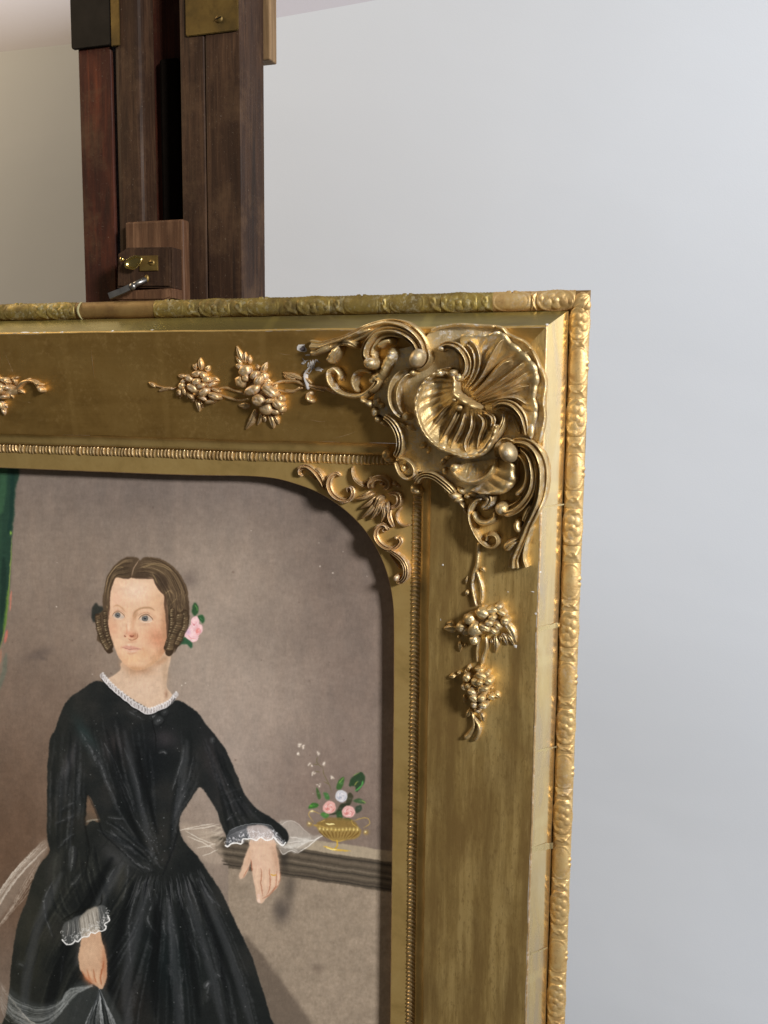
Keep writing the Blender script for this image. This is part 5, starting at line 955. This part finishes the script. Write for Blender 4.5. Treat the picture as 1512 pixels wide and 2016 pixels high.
sp('scroll', [(1080, 1010, 16, 4), (1160, 1060, 30, 6), (1240, 1120, 34, 7), (1290, 1210, 36, 8), (1285, 1310, 36, 8), (1230, 1370, 32, 7), (1180, 1350, 26, 6)], SPR, 'side'); sp('leaf', [(1100, 1060, 8, 3), (1150, 1130, 14, 4), (1200, 1200, 12, 4), (1220, 1235, 18, 4)], SPR, 'leaf'); dome('berry', TD, 1190, 1325, 34, 44, 8, SPR, 20, 'frame', 0, g_spray)
# flower and fruit sprays -------------------------------------------------------------------------------------------
def spray(T, mat, stems, leaves, balls, parent=frame):
    root = None
    for st in stems:
        o = sweep('flower_spray' if root is None else 'stem', T, st, parent if root is None else root, 'round', 'frame', 0, mat); root = root or o
    if balls and HS > .7:
        cx, cy = np.mean([b[0] for b in balls]), np.mean([b[1] for b in balls]); dome('mound', T, cx, cy, np.std([b[0] for b in balls])*1.25, np.std([b[1] for b in balls])*1.25, 4.5, root, 0, 'frame', 0, mat, lobes=4)
    for l in leaves: leaf('leaf', T, *l[:6], root, lift=l[6] if len(l) > 6 else 0, mat=mat, bend=l[7] if len(l) > 7 else .05)
    for b in balls: dome('petal', T, b[0], b[1], b[2], b[3], b[4], root, b[5], 'frame', b[6], mat, lobes=b[7] if len(b) > 7 else 0, dimple=b[8] if len(b) > 8 else 0)
    return root
HS = .72
spray(TE, g_spray, [[(60, 445, 12, 2), (160, 480, 10, 2), (280, 500, 10, 2), (330, 480, 10, 2)], [(690, 500, 10, 2), (780, 490, 16, 3), (880, 520, 16, 3), (980, 560, 10, 2)], [(700, 540, 10, 2), (790, 580, 14, 3), (900, 605, 16, 3), (990, 590, 10, 2)]],
      [(130, 480, 60, 435, 22, 4), (150, 520, 280, 490, 22, 3), (550, 330, 540, 205, 36, 5), (510, 320, 470, 270, 26, 4), (490, 330, 515, 250, 22, 4), (590, 340, 625, 280, 30, 5), (400, 390, 330, 370, 28, 4), (640, 400, 720, 425, 26, 4), (640, 440, 700, 400, 22, 4), (500, 590, 530, 715, 34, 5), (490, 580, 460, 620, 24, 4), (530, 600, 560, 680, 22, 4), (340, 490, 320, 570, 26, 5), (370, 480, 350, 590, 26, 5), (400, 500, 420, 600, 26, 5)],
      [(430, 400, 48, 42, 7, 0, 1), (500, 360, 44, 34, 7, 0, 1, 0, .1), (560, 370, 40, 30, 7, 30, 1), (495, 430, 34, 30, 8, 0, 3), (460, 490, 52, 44, 8, 0, 2), (540, 470, 52, 30, 8, -30, 2), (590, 410, 44, 34, 7, -30, 1), (640, 460, 44, 24, 6, 0, 1), (570, 530, 62, 40, 9, 0, 1), (665, 565, 58, 40, 9, -15, 1), (560, 585, 48, 28, 7, 20, 1), (630, 615, 52, 24, 7, -10, 1), (360, 470, 30, 44, 6, 10, 1), (390, 520, 26, 46, 6, -20, 1), (440, 560, 44, 26, 6, 20, 1), (380, 430, 36, 24, 5, -20, 1), (345, 530, 20, 40, 5, 10, 1), (680, 510, 40, 20, 5, 0, 1)])
spray(TE, g_spray, [[(990, 560, 12, 3), (1080, 500, 12, 3), (1200, 460, 12, 3)], [(1200, 460, 14, 3), (1300, 430, 16, 3), (1430, 430, 18, 3), (1520, 470, 16, 3), (1700, 520, 12, 2)], [(1180, 480, 10, 2), (1300, 520, 14, 3), (1400, 525, 14, 3), (1470, 480, 12, 2)]],
      [(940, 250, 880, 95, 34, 5), (960, 260, 960, 150, 28, 5), (1000, 270, 1000, 180, 26, 5), (930, 270, 870, 190, 22, 4), (1080, 330, 1070, 270, 28, 5), (1110, 360, 1160, 250, 34, 6), (1010, 650, 890, 650, 40, 5), (1060, 680, 960, 880, 40, 6), (1060, 690, 1010, 760, 26, 5), (1110, 720, 1070, 840, 24, 5), (1130, 740, 1140, 810, 26, 5), (1180, 730, 1220, 870, 40, 6), (1220, 740, 1270, 830, 26, 6), (1270, 680, 1300, 740, 24, 5), (1230, 590, 1300, 560, 36, 5), (1220, 520, 1260, 450, 24, 4), (1440, 400, 1320, 350, 40, 5, 0, .1), (1400, 410, 1310, 370, 20, 4)],
      [(950, 330, 60, 58, 9, 0, 1, 5), (910, 430, 58, 70, 8, 20, 1, 5), (960, 400, 34, 34, 8, 0, 2), (1040, 370, 50, 36, 9, -30, 2), (1080, 420, 64, 50, 11, -30, 2), (1020, 510, 76, 52, 12, 0, 2), (900, 290, 34, 26, 6, 0, 1), (1130, 380, 30, 44, 7, 10, 1), (1180, 520, 78, 62, 12, 20, 1), (1080, 605, 66, 58, 12, 0, 2), (1150, 680, 60, 62, 11, 0, 1), (1250, 630, 62, 46, 10, 20, 1, 3), (1175, 610, 24, 22, 12, 0, 6), (1230, 710, 46, 32, 8, 20, 1), (1290, 680, 30, 40, 7, 0, 1), (1160, 450, 36, 26, 7, 0, 1), (1285, 590, 30, 40, 8, 0, 1)])
sweep('curl', TB, [(290, 770, 24, 5), (240, 790, 28, 6), (240, 840, 30, 6), (300, 860, 26, 5)], frame, 'round', 'frame', 0, g_spray)
sweep('stem', TB, [(0, 665, 16, 3), (130, 665, 16, 3), (250, 705, 18, 4), (400, 730, 20, 5), (520, 780, 24, 6)], frame, 'ridge', 'frame', 0, g_spray); sweep('stem', TB, [(0, 750, 14, 3), (100, 750, 12, 3), (190, 720, 12, 3)], frame, 'round', 'frame', 0, g_spray); leaf('leaf', TB, 200, 640, -20, 570, 30, 5, frame, mat=g_spray); leaf('leaf', TB, 280, 680, 170, 610, 16, 4, frame, mat=g_spray)
# dust and cobweb caught at the broken corner
web = plain('grey_cobweb', (.5, .48, .47), .9)
for i in range(9):
    x, y = 250+ors.uniform(-60, 110), 480+ors.uniform(-60, 90); sweep('cobweb', TB, [(x, y, 4, .6), (x+ors.uniform(-30, 30), y+ors.uniform(-40, 40), 5+ors.rand()*9, .9), (x+ors.uniform(-60, 60), y+ors.uniform(-60, 60), 3, .5)], frame, 'round', 'frame', .2, web, m_=5, n=4)
sweep('cobweb', TB, [(240, 520, 4, .5), (190, 600, 3, .5), (220, 700, 16, 1.2), (225, 740, 14, 1)], frame, 'round', 'frame', 4, web, m_=5)
# left spray at the picture's edge
spray(TL, g_spray, [[(260, 1120, 40, 2.5), (430, 1060, 60, 4), (560, 930, 70, 5), (740, 880, 60, 5), (900, 930, 70, 6), (1000, 1090, 90, 6), (1010, 1180, 60, 5)]],
      [(620, 900, 770, 810, 40, 5), (420, 1100, 620, 1190, 70, 5), (220, 1180, 340, 1320, 44, 4), (80, 1420, 180, 1550, 44, 4), (300, 780, 400, 1000, 60, 6), (340, 840, 470, 780, 40, 5), (40, 1560, 110, 1740, 60, 5), (60, 1540, 150, 1620, 30, 4), (-60, 1100, -300, 900, 90, 6), (-60, 1300, -340, 1420, 90, 6), (-20, 1000, -60, 700, 90, 6), (-500, 1150, -900, 1100, 60, 4)],
      [(90, 850, 110, 80, 8, 20, 1), (150, 1050, 110, 70, 9, 15, 1), (60, 1280, 130, 60, 9, 10, 1), (160, 900, 60, 50, 8, 0, 2), (0, 1000, 120, 90, 10, 0, 1), (-60, 1130, 140, 110, 12, 0, 2), (-160, 1000, 120, 100, 10, 0, 1), (-180, 1260, 120, 100, 10, 0, 1), (20, 1480, 60, 110, 7, -20, 1), (-300, 1130, 130, 110, 10, 0, 1), (920, 960, 60, 40, 5, 30, 4), (960, 1090, 60, 90, 5, -30, 4)])
# right stile: hanging spray of fruit
HS = .58
for _q in ((420, 690, 190, 120), (390, 1310, 110, 170)): dome('mound', TG, _q[0], _q[1], _q[2], _q[3], 8, frame, 0, 'frame', 0, g_orn, lobes=4)
spray(TG, g_spray if False else g_orn, [[(395, -60, 24, 4), (385, 40, 22, 4), (375, 150, 24, 5), (345, 230, 22, 5), (330, 330, 18, 5), (345, 440, 20, 5), (370, 540, 16, 5)], [(370, 200, 22, 5), (405, 300, 20, 5), (425, 400, 22, 5), (410, 520, 18, 5)], [(400, 820, 14, 4), (375, 930, 16, 5), (375, 1060, 14, 4)], [(455, 800, 20, 5), (465, 900, 22, 6), (435, 1010, 22, 5), (410, 1100, 18, 4)], [(300, 1480, 10, 4), (340, 1560, 20, 5), (345, 1650, 20, 6), (300, 1730, 28, 6), (255, 1770, 30, 6)], [(340, 1560, 16, 5), (395, 1650, 26, 7), (380, 1740, 24, 6), (345, 1790, 20, 5)]],
      [(290, 380, 265, 440, 24, 6), (270, 330, 290, 250, 14, 5), (400, 180, 450, 215, 26, 5), (200, 740, 60, 740, 48, 7), (170, 700, 90, 690, 30, 6), (215, 830, 190, 800, 22, 6), (210, 860, 215, 960, 30, 6), (250, 890, 280, 910, 16, 5), (600, 590, 660, 590, 26, 8), (620, 660, 740, 880, 50, 9), (600, 780, 660, 900, 36, 8), (640, 780, 720, 900, 30, 8), (540, 800, 545, 970, 34, 8), (500, 830, 520, 900, 24, 7), (580, 800, 600, 870, 24, 7), (290, 1150, 315, 1070, 26, 7), (270, 1180, 280, 1110, 20, 6), (180, 1180, 110, 1190, 30, 7), (210, 1140, 195, 1170, 22, 7), (260, 1200, 245, 1260, 20, 6), (520, 1340, 590, 1390, 36, 7), (500, 1300, 530, 1300, 16, 6), (310, 1500, 270, 1570, 30, 7), (400, 1520, 435, 1610, 34, 7), (250, 1360, 255, 1440, 20, 5), (480, 1380, 540, 1410, 24, 6)],
      [(420, 610, 62, 64, 17, 0, 3), (300, 665, 54, 60, 16, -10, 3), (220, 740, 46, 60, 13, 0, 2), (350, 760, 62, 66, 18, -40, 3, 3), (440, 740, 52, 50, 18, 0, 3, 4), (510, 580, 54, 44, 15, -30, 2), (570, 550, 36, 40, 13, 0, 2), (510, 650, 34, 30, 17, 0, 4), (595, 600, 44, 34, 12, 0, 2), (630, 680, 48, 58, 13, 0, 2), (520, 770, 44, 36, 15, 0, 3), (340, 860, 46, 50, 13, 0, 2, 4), (270, 780, 44, 46, 12, 0, 2), (480, 700, 40, 34, 18, 20, 4), (560, 720, 46, 40, 14, 20, 2),
       (410, 1190, 48, 50, 15, 0, 2), (470, 1240, 42, 46, 15, 0, 2), (360, 1250, 46, 46, 16, 0, 2), (400, 1250, 30, 30, 19, 0, 2), (320, 1340, 42, 40, 17, 0, 3), (430, 1310, 48, 34, 17, 0, 3), (340, 1400, 38, 36, 17, 0, 3), (410, 1400, 40, 42, 17, 0, 3), (345, 1460, 34, 32, 15, 0, 2), (425, 1465, 42, 42, 16, 0, 2), (275, 1210, 40, 46, 12, 20, 2), (460, 1170, 30, 28, 12, 0, 2), (255, 1300, 34, 34, 11, 0, 2), (390, 1130, 40, 24, 10, 0, 2), (500, 1380, 34, 28, 12, 0, 1), (290, 1280, 34, 30, 13, 0, 2), (375, 1510, 26, 26, 11, 0, 1)])

# carved leaf at the very corner of the outer moulding
for a0, a1, b0, b1, w in [(1128, 604, 1160, 582, 26), (1134, 590, 1158, 580, 16), (1146, 612, 1159, 590, 16)]:
    sweep('corner_leaf', TL, [(a0*12.6, (a1-680)*12.6, w*4, 2), ((a0+b0)*6.3, ((a1+b1)/2-680)*12.6, w*8, 4), (b0*12.6, (b1-680)*12.6, w*4, 2)], rims[1], 'leaf', .0165, 0, g_rim)

# ---------------------------------------------------------------- the easel behind the frame
YE = .052
def bx(px, y, py=300): return at(px, py, y)[0]
def backy(px_front, px_back, y_front, py=300):
    X = bx(px_front, y_front, py); d = ray(px_back, py); return X*d[1]/d[0]-D
ZT, ZBt = .42, -.30
easel = empty('studio_easel', (bx(340, YE), YE+.02, ZBt)); tag(easel, 'dark mahogany studio easel with brass plates, twin posts and a top clamp', 'easel')
yb1 = backy(281, 311, YE); yb2 = backy(475, 521, YE)
def taper(name, xa0, xb0, y0, y1, mat, z1=ZT, par=easel, bev=.0012): return box(name, bx(xa0, y0), bx(xb0, y0), y0, y1, ZBt, z1, mat, par, bev, 3)
taper('post', 159, 223, YE+.0015, YE+.034, w_red)
taper('post', 228, 281, YE, yb1, w_brn, bev=.004)
taper('post', 357, 404.4, YE, yb2, w_brn)
taper('post', 406, 475, YE, yb2, w_brn)
box('back_board', bx(300, yb1), bx(362, yb1), yb1+.001, yb1+.008, ZBt, ZT, w_red, easel, .0005)
box('gap_shade', bx(322, yb1), bx(358, yb1), yb1-.004, yb1+.001, ZBt, at(330, 118, yb1)[2], m_dark, easel, .002)  # near-black block added for the deep shade between the posts
# pale strip fixed behind the right post
yt = yb2; box('edge_strip', bx(500, yt), bx(531, yt, 60), yt+.0005, yt+.012, at(525, 117, yt)[2], ZT, w_tan, easel, .001)
def rounded(x0, x1, z0, z1, r, n=5):
    P = [(x0, z1), (x0, z0+r)]+[(x0+r-r*math.cos(a), z0+r-r*math.sin(a)) for a in np.linspace(0, math.pi/2, n)][1:]+[(x1-r+r*math.sin(a), z0+r-r*math.cos(a)) for a in np.linspace(0, math.pi/2, n)]+[(x1, z1)]
    return P
def plate(name, px0, px1, pyb, y, th, mat, r=.0018):
    return prism(name, rounded(bx(px0, y, 60), bx(px1, y, 60), at((px0+px1)/2, pyb, y)[2], ZT, r), y-th, y, mat, easel, .0004)
plate('iron_plate', 143, 220, 95, YE+.0012, .0022, iron); plate('brass_strip', 219.5, 236, 91, YE-.0003, .0009, brass, .0006)
pl = plate('brass_plate', 367, 470, 67, YE-.0002, .0013, brass)
def screw(px, py, y, r, mat, parent, ang=.3):
    c = at(px, py, y); n = 20; V = [(c[0], y-.0011, c[2])]; F = []
    for k, (rr, dy) in enumerate([(.55, -.0010), (.9, -.0005), (1, 0)]):
        for i in range(n): a_ = i*6.283185/n; V.append((c[0]+r*rr*math.cos(a_), y+dy, c[2]+r*rr*math.sin(a_)))
    F = [(0, 1+i, 1+(i+1) % n) for i in range(n)]
    for k in range(2):
        for i in range(n): a0 = 1+k*n+i; a1 = 1+k*n+(i+1) % n; F.append((a0, a0+n, a1+n, a1))
    s = mesh('screw', V, F, mat, parent)
    w = r*.14; L = r*.92; ca, sa = math.cos(ang), math.sin(ang)
    Q = [(c[0]+x*ca-z*sa, y-.00125, c[2]+x*sa+z*ca) for x, z in ((-L, -w), (L, -w), (L, w), (-L, w))]
    mesh('screw_slot', Q, [(0, 1, 2, 3)], m_dark, s.parent, False)
screw(431, 37, YE-.0015, .0028, brass, pl, .25)
# clamp that holds the top of the frame
yf = YE-.0088
cl = box('clamp_back_plate', bx(247, yf, 500), bx(362, yf, 500), yf, YE-.0002, ZBt+.2, at(300, 434, yf)[2], w_pale, easel, .0016, 3)
yk = yf-.0135
def P2(px, py, y): p = at(px, py, y); return (p[0], p[2])
blk = prism('clamp_block', [P2(231, 500, yk), P2(250, 487, yk), P2(337, 486, yk), P2(337, 566, yk), P2(229, 566, yk)], yk, yf, w_brn, easel, .0012)
box('clamp_slot', bx(240, yk+.004, 560), bx(336, yk, 560), yk+.004, yf, at(280, 575, yk)[2], at(280, 563, yk)[2], w_red, easel, .0004)
prism('clamp_jaw', [P2(214, 577, yk-.001), P2(238, 573, yk-.001), P2(336, 567, yk-.001), P2(337, 586, yk-.001), P2(323, 591, yk-.001), P2(216, 592, yk-.001)], yk-.001, yf, w_pale, easel, .001)
# brass latch: screwed plate with a cupped, knobbed tongue
lp = prism('latch_plate', [P2(276, 504, yk), P2(311, 503, yk), P2(312, 533, yk), P2(276, 534, yk)], yk-.0011, yk, brass, easel, .0003)
screw(299, 517, yk-.0011, .0021, brass, lp, 0)
V = []; n, m_ = 28, 9; c = at(261, 517, yk-.004)
for i in range(n):
    a_ = i/n*6.283185
    for j in range(m_):
        r = j/(m_-1); R = .0060*(1+.10*math.cos(2*a_)+.10*math.cos(a_-.6)); Rz = .0044*(1+.08*math.sin(3*a_))
        x, z = R*r*math.cos(a_), Rz*r*math.sin(a_); h = (-.0022 if j == m_-2 else (-.0012 if j == m_-1 else -.0008+.0018*(1-r*r)))
        ca, sa = math.cos(.42), math.sin(.42); V.append((c[0]+x*ca-z*sa, yk-.0028+h+.0009*x/.006, c[2]+x*sa+z*ca))
lt = mesh('latch_tongue', V, grid_faces(n, m_)+[((n-1)*m_+j, (n-1)*m_+j+1, j+1, j) for j in range(m_-1)], brass_b, easel)
def ball(name, px, py, y, r, mat, parent, sc=(1, 1, 1)):
    bm = bmesh.new(); bmesh.ops.create_uvsphere(bm, u_segments=16, v_segments=10, radius=r); me = bpy.data.meshes.new(name); bm.to_mesh(me); bm.free(); me.shade_smooth(); me.materials.append(mat)
    o = mesh(name, None, None, None, parent, me=me); c = at(px, py, y); o.location += Vector(c); o.scale = sc; return o
ball('latch_knob', 240.5, 510.5, yk-.005, .0016, brass_b, easel)
def rod(name, pts, mat, parent, sides=12, flat=None):
    V = []; pts = [(*at(a, b, y), r) for a, b, y, r in pts]
    for k, p in enumerate(pts):
        q = pts[min(k+1, len(pts)-1)]; o_ = pts[max(k-1, 0)]; d = Vector(q[:3])-Vector(o_[:3]); d.normalize(); u = d.cross(Vector((0, 1, 0))).normalized(); w = d.cross(u)
        for i in range(sides):
            a_ = (i+.5)*6.283185/sides; r = p[3]; fl = flat if flat else 1
            v = Vector(p[:3])+u*math.cos(a_)*r+w*math.sin(a_)*r*fl; V.append(tuple(v))
    n = len(pts); F = grid_faces(n, sides, closed=True)+[tuple(range(sides))[::-1], tuple((n-1)*sides+i for i in range(sides))]
    return mesh(name, V, F, mat, parent, sides > 5)
rod('clamp_lever', [(287, 549, yk-.001, .0012), (286, 550, yk-.003, .0019), (270, 558, yk-.006, .0019), (262, 563, yk-.007, .0020)], steel, easel)
rod('lever_blade', [(264, 562, yk-.007, .0026), (240, 573, yk-.010, .0028), (215, 583, yk-.012, .0029)], steel, easel, 4, .45)
ball('lever_nut', 261, 564, yk-.008, .0025, steel, easel, (1, .8, 1))
ball('lever_ring', 289, 548, yk-.001, .0021, brass, easel, (.8, .6, 1.2))
